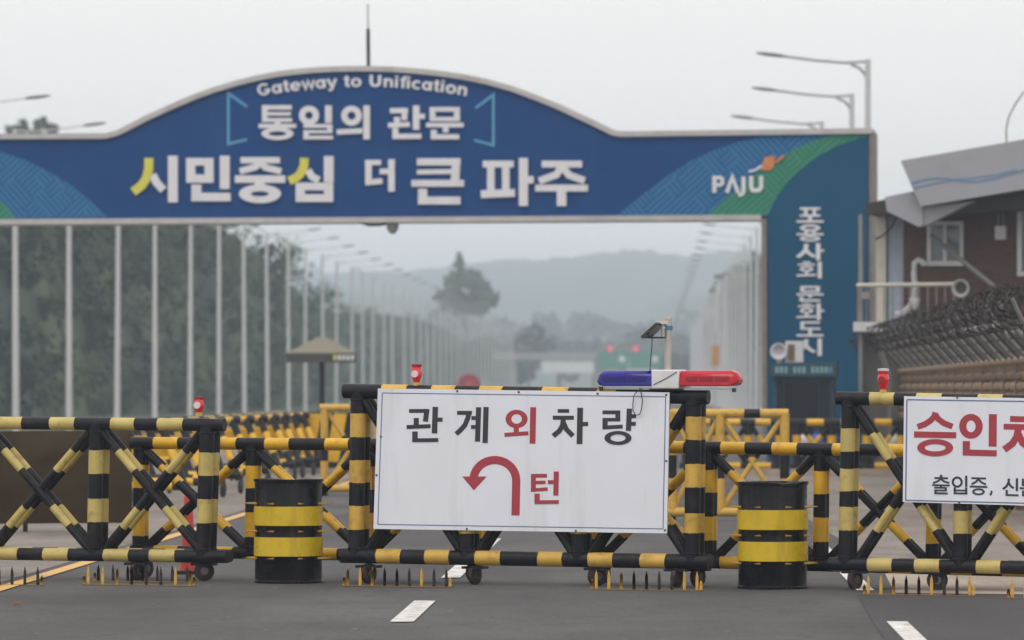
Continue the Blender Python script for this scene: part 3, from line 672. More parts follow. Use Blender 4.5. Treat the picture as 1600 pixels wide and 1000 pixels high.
INK(Ls(([(838.7, 740.2), (838.7, 768.3)], 7.6), ([(835, 743.2), (860, 743)], 6), ([(835, 753.8), (857.5, 753.4)], 5.5), ([(835, 765.6), (861, 763.8)], 5.5), ([(861.4, 753), (872, 753)], 6),
       ([(874.6, 736.4), (873.8, 773.8)], 7.8), ([(844.6, 771), (844.6, 787)], 8), ([(840.7, 784.3), (878.4, 783.9)], 5.8)), 'ink_red')

tR = front.thing('sign_board', 'white sign board with large red Korean letters above small dark ones, at right edge', 'sign')
q = [(1417, 619), (1862, 626), (1858, 797), (1415, 784)]
mb = MB(); mb.prism([front(*p) for p in q], NB, NB + 0.018, 'sign_white', 'sign_edge'); mb.build('board', tR)
inn = [(1421.5, 624.5), (1856, 631), (1853, 792), (1419.5, 781.5)]
mb = MB()
for a, b in zip(inn, inn[1:] + inn[:1]): strokes(mb, front, [('L', [a, b], 2.0)], NB - 0.0012, NB, 'sign_blue_line')
mb.build('border_line', tR)
for p in ((1503, 784.5), (1640, 788), (1500, 621), (1640, 623)):
    u, z = front(*p); mb = MB(); mb.lathe([(0.010, 0), (0.010, -0.005), (0.004, -0.008)], 'bolt', 10, c=(u, NB, z), axis='Y'); mb.build('bolt', tR)
z5 = lambda p: (1400 + p[0] / 5, 600 + p[1] / 5)
def INK5(items, m):
    it = []
    for i in items: it.append(i)
    letter(tR, front, it, NB - 0.002, NB, m, xf=z5)
INK5(Ls(([(329, 221), (322, 252), (290, 287), (245, 315), (190, 334)], 46), ([(329, 236), (350, 272), (395, 305), (463, 332)], 46), ([(163, 393), (492, 400)], 48)) + [('E', 328, 497, 140, 68, 82, 28)], 'ink_red')
INK5([('E', 607, 330, 92, 97, 36, 46)] + Ls(([(778, 235), (776, 488)], 62), ([(571, 445), (571, 557)], 56), ([(543, 533), (808, 541)], 48)), 'ink_red')
INK5(Ls(([(912, 272), (1040, 276)], 46), ([(862, 332), (1095, 338)], 45), ([(978, 340), (965, 410), (930, 465), (866, 512)], 54), ([(978, 390), (1010, 460), (1085, 510)], 52), ([(1150, 228), (1148, 590)], 60), ([(1165, 400), (1215, 400)], 46)), 'ink_red')
INK5(Ls(([(374, 708), (374, 726)], 20), ([(322, 733), (428, 735)], 15), ([(373, 738), (350, 758), (312, 773)], 15), ([(376, 742), (398, 760), (438, 772)], 15), ([(305, 788), (441, 791)], 14), ([(373, 790), (373, 806)], 16),
         ([(322, 808), (418, 810)], 13), ([(411, 806), (411, 834)], 16), ([(322, 829), (418, 831)], 12), ([(330, 828), (330, 856)], 16), ([(322, 851), (426, 853)], 13)), 'ink_navy')
INK5([('E', 500, 765, 43, 44, 26, 27)] + Ls(([(570, 715), (570, 802)], 18), ([(481, 806), (481, 858)], 17), ([(570, 806), (570, 858)], 17), ([(481, 829), (570, 831)], 13), ([(473, 852), (579, 854)], 14)), 'ink_navy')
INK5(Ls(([(610, 734), (724, 737)], 15), ([(666, 738), (648, 762), (612, 782)], 16), ([(668, 746), (688, 766), (724, 784)], 15), ([(598, 799), (735, 803)], 15)) + [('E', 666, 840, 49, 27, 32, 13)], 'ink_navy')
INK5(Ls(([(768, 832), (767, 850), (756, 868)], 15)), 'ink_navy')
INK5(Ls(([(903, 738), (900, 770), (884, 798), (856, 820)], 18), ([(902, 772), (916, 796), (940, 812)], 17), ([(966, 735), (965, 835)], 18), ([(886, 826), (886, 872)], 17), ([(878, 865), (978, 868)], 15)), 'ink_navy')
INK5(Ls(([(1012, 738), (1012, 794)], 17), ([(1092, 740), (1092, 796)], 17), ([(1012, 764), (1092, 766)], 13), ([(1004, 788), (1100, 790)], 14), ([(988, 812), (1118, 816)], 15), ([(1052, 814), (1052, 838)], 16), ([(1014, 830), (1014, 872)], 16), ([(1006, 867), (1098, 870)], 15)), 'ink_navy')

# ------------------------------------------------------------------ beacons, light bar, solar panel
def beacon(x, ytop, ybot, label, ring=True):
    u, z0 = front(x, ybot); s = (ybot - ytop) * front.D(x) / F; c = front.world(x, 0.0)
    t = thing('beacon_light', (c[0], c[1], z0), -front.th, label, 'beacon light', 'red warning beacons on the barricades')
    mb = MB(); mb.lathe([(0.030, 0.0), (0.030, 0.02 * s / 0.17), (0.024, 0.18 * s), (0.024, 0.22 * s)], 'mustard', 16); mb.build('base', t)
    k = s
    mb = MB(); mb.lathe([(0.030, 0.20 * k), (0.034, 0.30 * k), (0.047, 0.48 * k), (0.049, 0.62 * k), (0.042, 0.74 * k), (0.040, 0.86 * k), (0.046, 0.90 * k)], 'beacon_red', 8 if ring else 24); mb.build('lens', t)
    mb = MB(); mb.lathe([(0.046, 0.90 * k), (0.048, 0.94 * k), (0.046, 1.0 * k), (0.01, 1.01 * k)], 'beacon_dark' if ring else 'sign_edge', 20); mb.build('cap', t)
    mb = MB()
    prof = [(0.018, -0.052), (0.030, -0.052), (0.030, -0.03), (0.018, -0.03)]
    mb.lathe(prof, 'beacon_ring' if ring else 'beacon_dark', 18, c=(0, 0, 0.56 * k), axis='Y'); mb.build('reflector', t)
    return t
beacon(311, 620, 650, 'short red beacon with pale reflector on the left barricade')
beacon(651, 569, 604, 'red beacon with white ring standing above the big sign board')
beacon(1380, 576, 616, 'dark-eyed red beacon with a pale cap on the right barricade', ring=False)

# light bar: stands on two feet on the top rail
ub0, zb = front(937, 600); ub1, _ = front(1158, 602); LBn = 0.0
u0, z0 = front(1046, 609)
tL = front.thing('light_bar', 'police style light bar, blue left and red right, on the centre barricade', 'light bar')
def lens(x0, x1, tip, m, name):
    """half-shell lens with a pointed end"""
    ua, ub = front(x0, 600)[0], front(x1, 600)[0]; zc = front(0.5 * (x0 + x1), 593)[1]; h, d = 0.078, 0.105
    prof = [(-1, -0.72), (-0.98, 0.05), (-0.82, 0.62), (-0.45, 0.96), (0.45, 0.96), (0.82, 0.62), (0.98, 0.05), (1, -0.72)]
    st = [(0.0, 1.0), (0.86, 1.0), (0.94, 0.82), (1.0, 0.30)]
    vs, fs = [], []
    a, b = (ub, ua) if tip == 'l' else (ua, ub)
    for t, k in st:
        u = a + (b - a) * t
        vs += [(u, LBn + y * d * (0.4 + 0.6 * k), zc + z * h * k) for y, z in prof]
    n = len(prof)
    for i in range(len(st) - 1):
        for j in range(n): fs.append((i * n + j, i * n + (j + 1) % n, (i + 1) * n + (j + 1) % n, (i + 1) * n + j))
    fs += [tuple(range(n)), tuple(range((len(st) - 1) * n, len(st) * n))]
    mb = MB(); mb.add(vs, fs, m); o = mb.build(name, tL)
    bv = o.modifiers.new('bevel', 'BEVEL'); bv.width = 0.008; bv.segments = 2
    return o, zc, h
bl, zcb, hb = lens(936, 1025, 'l', 'lens_blue', 'blue_lens')
rl, zcr, hr = lens(1066, 1158, 'r', 'lens_red', 'red_lens')
for par, xs, m in ((rl, ((1078, 1096), (1099, 1120), (1123, 1144)), 'lens_inside'), (bl, ((948, 982), (985, 1016)), 'lens_inside_blue')):
    for xa_, xb_ in xs:
        pa, pb_ = front(xa_, 600)[0], front(xb_, 600)[0]; mb = MB(); mb.box(((pa + pb_) / 2, LBn - 0.103, zcr + 0.002), (pb_ - pa, 0.006, 0.045), m); mb.build('lamp_module', par)
ua, ub = front(1024, 600)[0], front(1067, 600)[0]
mb = MB(); hh = 0.083
mb.prism([(ua, zcb - hh * 0.95), (ub, zcr - hh * 0.95), (ub, zcr + hh), (ua, zcb + hh)], LBn - 0.112, LBn + 0.112, 'white_plastic'); o = mb.build('centre_housing', tL)
bv = o.modifiers.new('bevel', 'BEVEL'); bv.width = 0.012; bv.segments = 3
mb = MB(); mb.box(((ua + ub) / 2, LBn, zcb - hh * 0.95 - 0.006), (0.30, 0.16, 0.014), 'dark_plastic'); mb.build('mounting_foot', tL)
mb = MB()
va, vb = front(946, 607.5), front(1148, 609.5)
mb.prism([(va[0], va[1] - 0.004), (vb[0], vb[1] - 0.004), (vb[0], vb[1] + 0.014), (va[0], va[1] + 0.014)], LBn - 0.06, LBn + 0.06, 'white_plastic'); mb.build('base_rail', tL)
for x, y in ((943, 607), (1151, 609.5)):
    mb = MB(); u, z = front(x, y); mb.box((u, LBn - 0.07, z), (0.03, 0.03, 0.035), 'dark_plastic'); mb.build('clip', tL)
# drooping cable in front of the board
pts = []
for px, py in ((1011, 607), (1004, 610), (998, 618), (995, 630), (996, 642), (1000, 649), (1006, 647), (1010, 638), (1011, 626), (1009, 614), (1006, 607)):
    u, z = front(px, py); pts.append((u, NB - 0.03 + 0.012 * math.sin(px), z))
mb = MB(); mb.path(pts, 0.0045, 8, 'cable'); mb.build('cable', tL)
pts = [(front(x, y)[0], LBn - 0.117, front(x, y)[1]) for x, y in ((1028, 601), (1036, 597), (1046, 592), (1056, 586), (1064, 581))]
mb = MB(); mb.path(pts, 0.003, 6, 'cable'); mb.build('cable', tL)

ps = Plane(1043, front.D(1043) + 0.12, 0.0)
tP = ps.thing('solar_panel', 'small tilted solar panel clamped to a steel post behind the light bar', 'solar panel')
mb = MB(); mb.tube(ps.at(1043, 640), ps.at(1044.5, 497), 0.031, 16, 'steel'); mb.tube(ps.at(1044.5, 498), ps.at(1044.5, 495), 0.033, 16, 'alu'); mb.build('post', tP)
mb = MB(); mb.tube(ps.at(1045, 516), ps.at(1045, 509), 0.034, 16, 'tape_blue'); mb.build('clamp', tP)
mb = MB(); mb.box(ps.at(1034, 504), (0.10, 0.06, 0.028), 'alu'); mb.tube(ps.at(1035.5, 526), ps.at(1035.5, 503), 0.012, 8, 'alu'); mb.tube(ps.at(1040, 513), ps.at(1034, 513), 0.012, 8, 'alu'); mb.build('bracket', tP)
A_, B_, C_, D_ = ps.at(1001, 527, -0.16), ps.at(1016, 527.5, 0.12), ps.at(1040, 505, 0.12), ps.at(1025, 505, -0.16)
nn = (B_ - A_).cross(D_ - A_).normalized()
def slab(k0, k1, m, ins):
    c_ = (A_ + B_ + C_ + D_) / 4; q_ = [c_ + (p - c_) * ins for p in (A_, B_, C_, D_)]
    mb = MB(); mb.add([p + nn * k0 for p in q_] + [p + nn * k1 for p in q_], [(3, 2, 1, 0), (4, 5, 6, 7), (0, 1, 5, 4), (1, 2, 6, 5), (2, 3, 7, 6), (3, 0, 4, 7)], m); return mb
o = slab(-0.008, 0.008, 'dark_plastic', 1.0).build('panel_frame', tP)
slab(0.009, 0.012, 'solar_cell', 0.92).build('solar_cells', o)
mb = MB(); mb.tube(ps.at(1002, 527.5), ps.at(1039, 527.5), 0.007, 8, 'dark_plastic'); mb.build('strut', tP)
mb = MB(); mb.path([ps.at(x, y, -0.08) for x, y in ((1019, 521), (1018, 545), (1016, 565), (1015, 580))], 0.0045, 8, 'cable'); mb.build('cable', tP)

# ------------------------------------------------------------------ red delineator, metal panel
X, D = G(294, 897)
tc_ = thing('traffic_cone', (X, D, 0), 0, 'slim red traffic cone standing behind the left barricade', 'traffic cone')
mb = MB(); mb.lathe([(0.075, 0.03), (0.062, 0.25)], 'cone_red', 24); mb.lathe([(0.062, 0.25), (0.058, 0.33)], 'cone_red', 24); mb.lathe([(0.058, 0.33), (0.052, 0.45)], 'cone_dark', 24)
mb.lathe([(0.052, 0.45), (0.040, 0.62), (0.042, 0.68), (0.030, 0.74), (0.010, 0.76)], 'cone_red', 24); mb.build('body', tc_)
mb = MB(); mb.box((0, 0, 0.016), (0.28, 0.28, 0.03), 'rubber'); mb.build('base', tc_)

pp = Plane(100, 66.5, 0.15)
tM = pp.thing('metal_panel', 'dull bronze sheet metal panel on short legs behind the left barricade', 'panel')
mb = MB(); mb.prism([pp(-230, 676), pp(205, 672), pp(206, 817), pp(-230, 820)], 0, 0.03, 'panel_metal'); mb.build('sheet', tM)
for x in (38, 160, -140):
    mb = MB(); mb.tube(pp.at(x, 816, 0.05), pp.at(x, 831, 0.05), 0.03, 10, BK); mb.build('leg', tM)

tag((lambda m: (m.box((G(27, 947)[0], G(27, 947)[1], 0.022), (0.05, 0.045, 0.02), 'leaf_dry', rz=0.5), m.box((G(24, 947)[0], G(24, 947)[1] + 0.02, 0.018), (0.04, 0.03, 0.015), 'leaf_dry', rz=1.1), m.build('dry_leaf'))[-1])(MB()),
    'crumpled orange brown leaf on the asphalt near the left edge', 'leaf')

# ------------------------------------------------------------------ stored barricades in the middle distance
def stored(i, px, ybase, label, first=None):
    X, D = G(px, ybase)
    if first is not None: return dup(first, (X, D, 0), R(-6) + 0.06 * math.sin(i * 2.1), label)
    t = thing('stored_barricade', (X, D, 0), R(-6), label, 'barricade', 'wheeled barricades stored along the left side')
    H, W = 1.15, 1.15
    mb = MB(); mb.tube((-W / 2 - 0.1, 0, H), (W / 2, 0, H), 0.06, 12, cuts=[(0.3, BK), (0.45, 'pale_yellow'), (0.8, BK), (0.9, 'mustard'), (1, BK)]); mb.build('top_rail', t)
    mb = MB(); mb.tube((-W / 2 + 0.3, -0.3, 0.3), (W / 2 + 0.3, -0.3, 0.3), 0.06, 12, cuts=[(0.2, BK), (0.4, 'safety_yellow'), (0.6, BK), (0.8, 'safety_yellow'), (1, BK)]); mb.build('bottom_rail', t)
    for k in (-1, 0, 1):
        mb = MB(); x = k * W / 2 * 0.9
        mb.tube((x - 0.08, 0, H), (x + 0.32, -0.3, 0.24), 0.062, 12, cuts=[(0.28, BK), (0.68, 'safety_yellow'), (1, BK)]); mb.build('post', t)
    mb = MB(); mb.box((0.05, 0.02, H - 0.3), (W * 0.9, 0.03, 0.26), 'safety_yellow', rx=R(12)); mb.build('panel', t)
    for k in (-1, 1):
        mb = MB(); mb.box((k * W / 2 + 0.3, -0.3, 0.2), (0.06, 0.1, 0.14), BK); c = mb.build('caster', t)
        mb = MB(); mb.lathe([(0.02, -0.03), (0.11, -0.03), (0.13, 0), (0.11, 0.03), (0.02, 0.03)], 'rubber', 16, c=(k * W / 2 + 0.3, -0.3, 0.13), axis='X'); mb.build('wheel', c)
    return t
ORD = ['first', 'second', 'third', 'fourth', 'fifth', 'sixth', 'seventh', 'eighth', 'ninth', 'tenth', 'eleventh', 'twelfth', 'thirteenth', 'fourteenth', 'fifteenth', 'sixteenth', 'seventeenth', 'eighteenth']
st0 = None
for i, (px, yb) in enumerate(((205, 792), (238, 784), (268, 777), (296, 771), (322, 765), (346, 760), (368, 755), (388, 751), (406, 747), (423, 743), (438, 740), (452, 737))):
    lb = 'stored yellow wheeled barricade, %s from the left in the receding left row' % ORD[i]
    o = stored(i, px, yb, lb, st0)
    if st0 is None: st0 = o
# striped chevron box
pc = Plane(500, 112.0, 0.1)
tc2 = pc.thing('chevron_barrier', 'black steel barrier plate with slanted yellow stripes, under the canopy', 'barrier')
mb = MB(); mb.prism([pc(457, 643), pc(548, 645), pc(548, 737), pc(457, 735)], 0, 0.25, 'chevron_black'); mb.build('plate', tc2)
for k, xx in enumerate((480, 520)):
    mb = MB(); mb.prism([pc(xx + 2, 646), pc(xx + 22, 646.5), pc(xx + 9, 722), pc(xx - 12, 721.5)], -0.012, 0.0, 'safety_yellow'); mb.build('stripe', tc2)
mb = MB(); mb.box(Vector((*pc(503, 736),)).to_3d() if False else (pc(503, 736)[0], 0.12, 0.06), (1.3, 0.5, 0.10), 'far_concrete'); mb.build('foot', tc2)

# yellow frame barriers further back
def frame_barrier(pl, x0, x1, yt, yb, posts, label, edges):
    t = pl.thing('frame_barrier', label, 'barrier', 'yellow frame barriers in the middle of the road')
    mb = MB(); mb.tube(pl.at(x0, yt), pl.at(x1, yt), 0.06, 14, cuts=cuts_px(x0, x1, edges, 'mustard', 'mustard' if edges else BK)); mb.build('top_rail', t)
    mb = MB(); mb.tube(pl.at(x0, yb), pl.at(x1, yb), 0.06, 14, cuts=cuts_px(x0, x1, edges, 'mustard', 'mustard')); mb.build('bottom_rail', t)
    h = yb - yt
    for x in posts:
        mb = MB(); mb.tube(pl.at(x, yt), pl.at(x, yb), 0.062, 14, cuts=[(0.42, 'mustard'), (0.66, BK), (1, 'mustard')]); mb.build('post', t)
    for a, b in zip(posts[:-1], posts[1:]):
        for p, q_ in (((a, yt), (b, yb)), ((b, yt), (a, yb))):
            mb = MB(); mb.tube(pl.at(*p, 0.03), pl.at(*q_, 0.05), 0.036, 10, cuts=[(0.35, 'mustard'), (0.45, BK), (1, 'mustard')]); mb.build('brace', t)
    for x in (posts[0], posts[-1]):
        u, z = pl(x, yb); mb = MB(); mb.tube((u, 0.02, 0.0), (u, 0.02, z), 0.05, 10, BK); mb.build('foot', t)
    return t
frame_barrier(Plane(550, 89, 0.1), 500, 640, 637, 763, [507, 590, 632], 'yellow frame barrier half hidden by the left end of the sign', [548, 575, 700][:2])
frame_barrier(Plane(1160, 72.5, 0.1), 1035, 1232, 646, 800, [1050, 1125, 1226], 'yellow frame barrier with crossed braces behind the right drum', [1085, 1100, 1163, 1188])

# low row at the kerb on the right
def kerb_barrier(pl, x0, x1, yt, yb, label, first=None):
    t = pl.thing('kerb_barrier', label, 'barrier', 'black and yellow barriers along the far kerb')
    n = 7; cc = [((i + 1) / n, BK if i % 2 == 0 else 'safety_yellow') for i in range(n)]
    for nm, y in (('top_rail', yt), ('bottom_rail', yb)):
        mb = MB(); mb.tube(pl.at(x0, y), pl.at(x1, y), 0.07, 12, cuts=cc); mb.build(nm, t)
    for k in range(4):
        x = x0 + (x1 - x0) * (0.06 + 0.88 * k / 3); mb = MB(); mb.tube(pl.at(x, yt), pl.at(x, 741), 0.085, 12, cuts=[(0.25, BK), (0.6, 'safety_yellow'), (1, BK)]); mb.build('post', t)
        if k < 3:
            x2 = x0 + (x1 - x0) * (0.06 + 0.88 * (k + 1) / 3)
            for p, q_ in (((x, yt), (x2, yb)), ((x2, yt), (x, yb))):
                mb = MB(); mb.tube(pl.at(*p, 0.05), pl.at(*q_, 0.07), 0.05, 10, cuts=[(0.3, BK), (0.7, 'safety_yellow'), (1, BK)]); mb.build('brace', t)
    return t
pk = Plane(1250, 111, 0.05)
kerb_barrier(pk, 1062, 1228, 660, 728, 'black and yellow kerb barrier behind the yellow frame, left of the booth')
kerb_barrier(pk, 1234, 1420, 660, 728, 'black and yellow kerb barrier standing in front of the booth')
for x, m, lb in ((1258, 'white_plastic', 'white plastic jug shape beside the blue one, behind the kerb barrier'), (1276, 'blue_plastic', 'blue plastic container behind the kerb barrier near the booth'), (1398, 'white_plastic', 'white plastic container behind the right end of the kerb barrier')):
    c = pk.world(x, 0.5); t = thing('plastic_container', (c[0], c[1], 0), 0, lb, 'container')
    mb = MB(); mb.lathe([(0.13, 0.0), (0.15, 0.03), (0.15, 0.62), (0.12, 0.72), (0.05, 0.78), (0.05, 0.84)], m, 18); mb.build('body', t)
    mb = MB(); mb.lathe([(0.055, 0.84), (0.055, 0.88), (0.01, 0.89)], 'dark_plastic', 12); mb.build('cap', t)
mb = MB(); k0, k1 = G(1000, 743), G(1600, 747)
mb.box(((k0[0] + k1[0]) / 2, k0[1], 0.065), (k1[0] - k0[0], 0.4, 0.12), 'concrete_kerb'); struct('kerb', mb)

# canopy
pu = Plane(503, 170, 0.0)
tu = pu.thing('guard_canopy', 'small olive hipped canopy on a black post, with a pale fascia strip', 'canopy')
mb = MB(); mb.tube((0, 0, 0), pu.at(503, 560), 0.085, 12, BK); mb.build('post', tu)
zt, ze = pu(503, 527)[1], pu(503, 552)[1]; e = 1.02
mb = MB()
mb.add([(-e, -e, ze), (e, -e, ze), (e, e, ze), (-e, e, ze), (-0.12, -0.12, zt), (0.12, -0.12, zt), (0.12, 0.12, zt), (-0.12, 0.12, zt)],
       [(0, 1, 5, 4), (1, 2, 6, 5), (2, 3, 7, 6), (3, 0, 4, 7), (4, 5, 6, 7), (3, 2, 1, 0)], 'olive_canvas'); mb.build('roof', tu)
mb = MB(); zf = pu(503, 566)[1]
for s in (-1, 1):
    mb.box((0, s * (e - 0.012), (ze + zf) / 2 - 0.003), (2 * e, 0.02, ze - zf), 'olive_dark'); mb.box((s * (e - 0.012), 0, (ze + zf) / 2 - 0.003), (0.02, 2 * e - 0.05, ze - zf), 'olive_dark')
mb.build('fascia', tu)
for k in range(5):
    mb = MB(); mb.box((0.42 + 0.13 * k, -e - 0.008, (ze + zf) / 2), (0.085, 0.01, 0.15), 'sign_pale' if k else 'gate_yellow'); mb.build('fascia_plate', tu)

# ------------------------------------------------------------------ gate
g = Plane(568, 130, 0.148)
GD = 1.15
tG = g.thing('gateway', 'wide blue gateway with an arched top and big white Korean letters over the road', 'gateway')
arch = [(185, 205), (205, 195), (230, 182), (265, 166), (300, 151), (335, 138), (370, 127.5), (405, 119), (440, 112.5), (475, 108.5), (510, 106), (545, 105), (580, 105), (615, 106), (650, 108.5), (685, 112), (720, 117), (760, 125),
        (800, 136), (835, 149), (870, 163), (900, 177), (930, 191), (958, 205)]
top = [(-226, 212), (166, 210)] + arch + [(972, 207), (1362, 202)]
def yb_(x): return 347 + (338 - 347) * (x + 226) / (1362 + 226)
navy = [(x, y + 6) for x, y in top] + [(1362, yb_(1362)), (-226, yb_(-226))]
mb = MB(); mb.prism([g(*p) for p in navy], 0.0, GD, 'gate_navy', 'gate_side'); mb.build('header_panel', tG)
# trim along the top and bottom
mb = MB(); pts_ = top
A, B = offset_poly(pts_, 7.5)
strokes(mb, g, [('L', [(x, y + 2.5) for x, y in pts_], 8.5)], -0.09, GD + 0.05, 'gate_trim'); mb.build('top_trim', tG)
mb = MB(); strokes(mb, g, [('L', [(-60, yb_(-60) + 1), (1190, yb_(1190) + 1)], 8.5)], -0.09, GD + 0.05, 'gate_trim'); mb.build('bottom_trim', tG)
# pillars
for nm, xl, xr in (('pillar', 1198, 1360), ('pillar', -224, -64)):
    z1 = g(xl, yb_(xl) - 0.5)[1]
    mb = MB(); ua, ub = g(xl, 400)[0], g(xr, 400)[0]
    mb.prism([(ua, 0.0), (ub, 0.0), (ub, z1), (ua, z1)], 0.004, GD - 0.004, 'gate_teal', 'gate_side'); mb.build(nm, tG)
mb = MB(); strokes(mb, g, [('L', [(1194, 342), (1195, 680)], 8)], -0.06, GD * 0.6, 'gate_side'); mb.build('edge_trim', tG)
mb = MB(); strokes(mb, g, [('L', [(1361.5, 206), (1361.5, 680)], 6)], -0.05, GD + 0.02, 'gate_side'); mb.build('edge_trim', tG)
# printed bands
def band(name, poly, m, lift):
    mb = MB(); mb.prism([g(*p) for p in poly], -lift, -lift + 0.003, m); return mb.build(name, tG)
blue_edge = [(965, 336), (985, 319), (1010, 299), (1040, 277), (1075, 254), (1110, 237), (1150, 223), (1190, 214), (1225, 210)]
green_edge = [(1104, 337), (1135, 309), (1165, 284), (1195, 262), (1225, 242), (1255, 226), (1285, 214.5), (1305, 210.5)]
teal_edge = [(1199, 337), (1215, 305), (1232, 283), (1255, 261), (1280, 243), (1310, 227), (1340, 217), (1357, 211.5)]
band('blue_band', blue_edge + [(1357, 209.2), (1357, 336)], 'gate_blue_key', 0.008)
band('green_band', green_edge + [(1357, 209.4), (1357, 335.5)], 'gate_green_key', 0.014)
band('teal_band', teal_edge + [(1357, 690), (1199.5, 690)], 'gate_teal', 0.020)
lb_edge = [(-60, 209 + 25), (0, 237), (40, 250), (80, 270), (115, 292), (145, 317), (168, 339)]
band('blue_band', [(-222, 217), (-150, 218), (-100, 224)] + lb_edge + [(-222, 342)], 'gate_blue_key', 0.008)
band('green_band', [(-222, 240), (-150, 252), (-80, 275), (-30, 300), (0, 313), (14, 326), (25, 341), (-222, 342)], 'gate_green_key', 0.014)

def GL(items, m='gate_letter', xf=lambda p: p, dep=0.07): return letter(tG, g, items, -dep, -0.001, m, step=0.002, xf=xf)
# first row
GL(Ls(([(414.5, 165), (414.5, 190.5)], 8.5), ([(410.5, 168), (456.5, 168)], 7), ([(412, 178), (455, 178)], 5.4), ([(411, 187.8), (457, 187.8)], 6), ([(434.5, 188), (434.5, 196)], 9), ([(405, 197), (463.5, 197)], 6.5)) + [('E', 434.5, 209, 25, 9.8, 14, 3.6)])
GL([('E', 483.5, 180.5, 15.5, 15, 6, 6)] + Ls(([(514, 165), (514, 192)], 10.5), ([(475, 197), (520, 197)], 5.6), ([(516, 195), (516, 207)], 8), ([(475, 206), (520, 206)], 4.6), ([(479, 205), (479, 217)], 8), ([(475, 215), (521, 215)], 5.6)))
GL([('E', 550, 181, 16, 15.5, 6.5, 6.5)] + Ls(([(527, 206.5), (567, 204.5)], 8), ([(573.5, 165), (573.5, 218)], 10)))
GL(Ls(([(610, 173), (638, 173)], 8), ([(633.5, 170), (632, 188)], 9), ([(621, 183), (621, 194)], 9), ([(607, 196), (641, 194.5)], 7.5), ([(651, 165), (651, 203)], 10), ([(654, 182), (664.5, 182)], 8), ([(618.5, 200), (618.5, 217)], 9), ([(614, 213.5), (659, 213)], 8)))
GL([('B', 672, 167.5, 719, 189.5, 681, 174.5, 710, 183)] + Ls(([(666.6, 195.5), (725, 195.5)], 7), ([(697, 195), (697, 207)], 9), ([(678.5, 203), (678.5, 217.5)], 9), ([(674, 214), (718, 214)], 7.6)))
# second row
GL(Ls(([(233.3, 247), (233.3, 264), (229, 280), (222, 290), (209, 300)], 13.8)), 'gate_yellow')
GL(Ls(([(239, 273), (245, 285), (256, 297)], 12)))
GL(Ls(([(270.9, 243.5), (270.9, 316.3)], 15)))
GL([('B', 291.8, 247, 334.3, 285.7, 305.8, 258.7, 320.4, 272.9)] + Ls(([(351.9, 243.5), (351.9, 295.4)], 15), ([(307.6, 288.5), (307.6, 314.5)], 15), ([(300.2, 308), (361, 308)], 13)))
GL(Ls(([(376.6, 250.5), (438, 250.5)], 9.5), ([(409, 253), (400, 261), (375.5, 267.8)], 10), ([(406, 253), (416, 262), (440, 267.8)], 10), ([(368, 280), (446.4, 280)], 11.5), ([(406.6, 283), (406.6, 293)], 16)) + [('E', 407, 303, 32.6, 14.6, 14.5, 4)])
GL(Ls(([(476.3, 247), (475.7, 259), (470, 272), (463, 278), (452.5, 283)], 13.2)), 'gate_yellow')
GL(Ls(([(481.5, 266), (488, 276), (499, 282)], 11)))
GL(Ls(([(514.4, 244), (514.4, 285)], 15)) + [('B', 462.8, 285.7, 521.3, 315.6, 477, 297.4, 507, 303.6)])
GL(Ls(([(571, 254), (596, 254)], 8), ([(576.5, 250), (576.5, 289)], 10), ([(572, 285.5), (598, 283)], 8.5), ([(594, 268), (611, 268)], 8.5), ([(612.4, 249), (612.4, 299.5)], 10)))
GL(Ls(([(652, 253), (720, 253)], 11), ([(713.5, 248), (711.5, 284)], 13), ([(652, 269), (714, 268)], 7.5), ([(643.5, 286.5), (725.5, 286.5)], 10.5), ([(661, 295), (661, 319)], 14), ([(654, 313.5), (720, 313.5)], 12)))
GL(Ls(([(755, 256.5), (803, 256.5)], 10.5), ([(767.5, 258), (767.5, 302)], 11.5), ([(791, 258), (791, 301)], 11.5), ([(752, 303.5), (805, 301.5)], 12), ([(818.5, 247), (818.5, 322)], 14), ([(824, 281), (834.5, 281)], 11.5)))
GL(Ls(([(847, 256.5), (910, 256.5)], 10.5), ([(879, 259), (870, 273), (843, 283)], 11), ([(878, 259), (890, 274), (914, 282.5)], 11), ([(837, 294), (919, 294)], 10.5), ([(878, 295), (878, 322)], 14.5)))
# corner brackets
for items in (Ls(([(386, 166.5), (357, 146), (357, 225), (386, 218)], 4.2)), Ls(([(743, 169), (771, 148), (771, 227), (741, 219)], 4.2))):
    letter(tG, g, items, -0.02, -0.001, 'gate_bracket', step=0.002, name='corner_bracket')
# city mark
GL(Ls(([(1116.5, 275), (1116.5, 301)], 6.4), ([(1114, 277.6), (1126, 277.6), (1129, 280), (1129, 286.5), (1126, 289), (1114, 289)], 5.4)), dep=0.05)
GL(Ls(([(1136, 301), (1144.5, 277), (1153.5, 301)], 6.2)), dep=0.05)
GL(Ls(([(1162, 276), (1162, 299), (1160, 303), (1154, 305)], 6.2)), dep=0.05)
GL(Ls(([(1174, 275), (1174, 293), (1177, 297.5), (1186, 297.5), (1189.5, 293), (1189.5, 275)], 6.2)), dep=0.05)
letter(tG, g, Ls(([(1170, 268), (1180, 266), (1191, 259)], 3.4)), -0.045, -0.001, 'gate_letter', step=0.002, name='emblem_swoosh')
letter(tG, g, [('P', [(1189, 266), (1195, 246), (1211, 243.5), (1209, 262), (1203, 266.5)]), ('L', [(1211, 254), (1225, 244)], 4.0)], -0.05, -0.001, 'logo_orange', step=0.002, name='emblem')
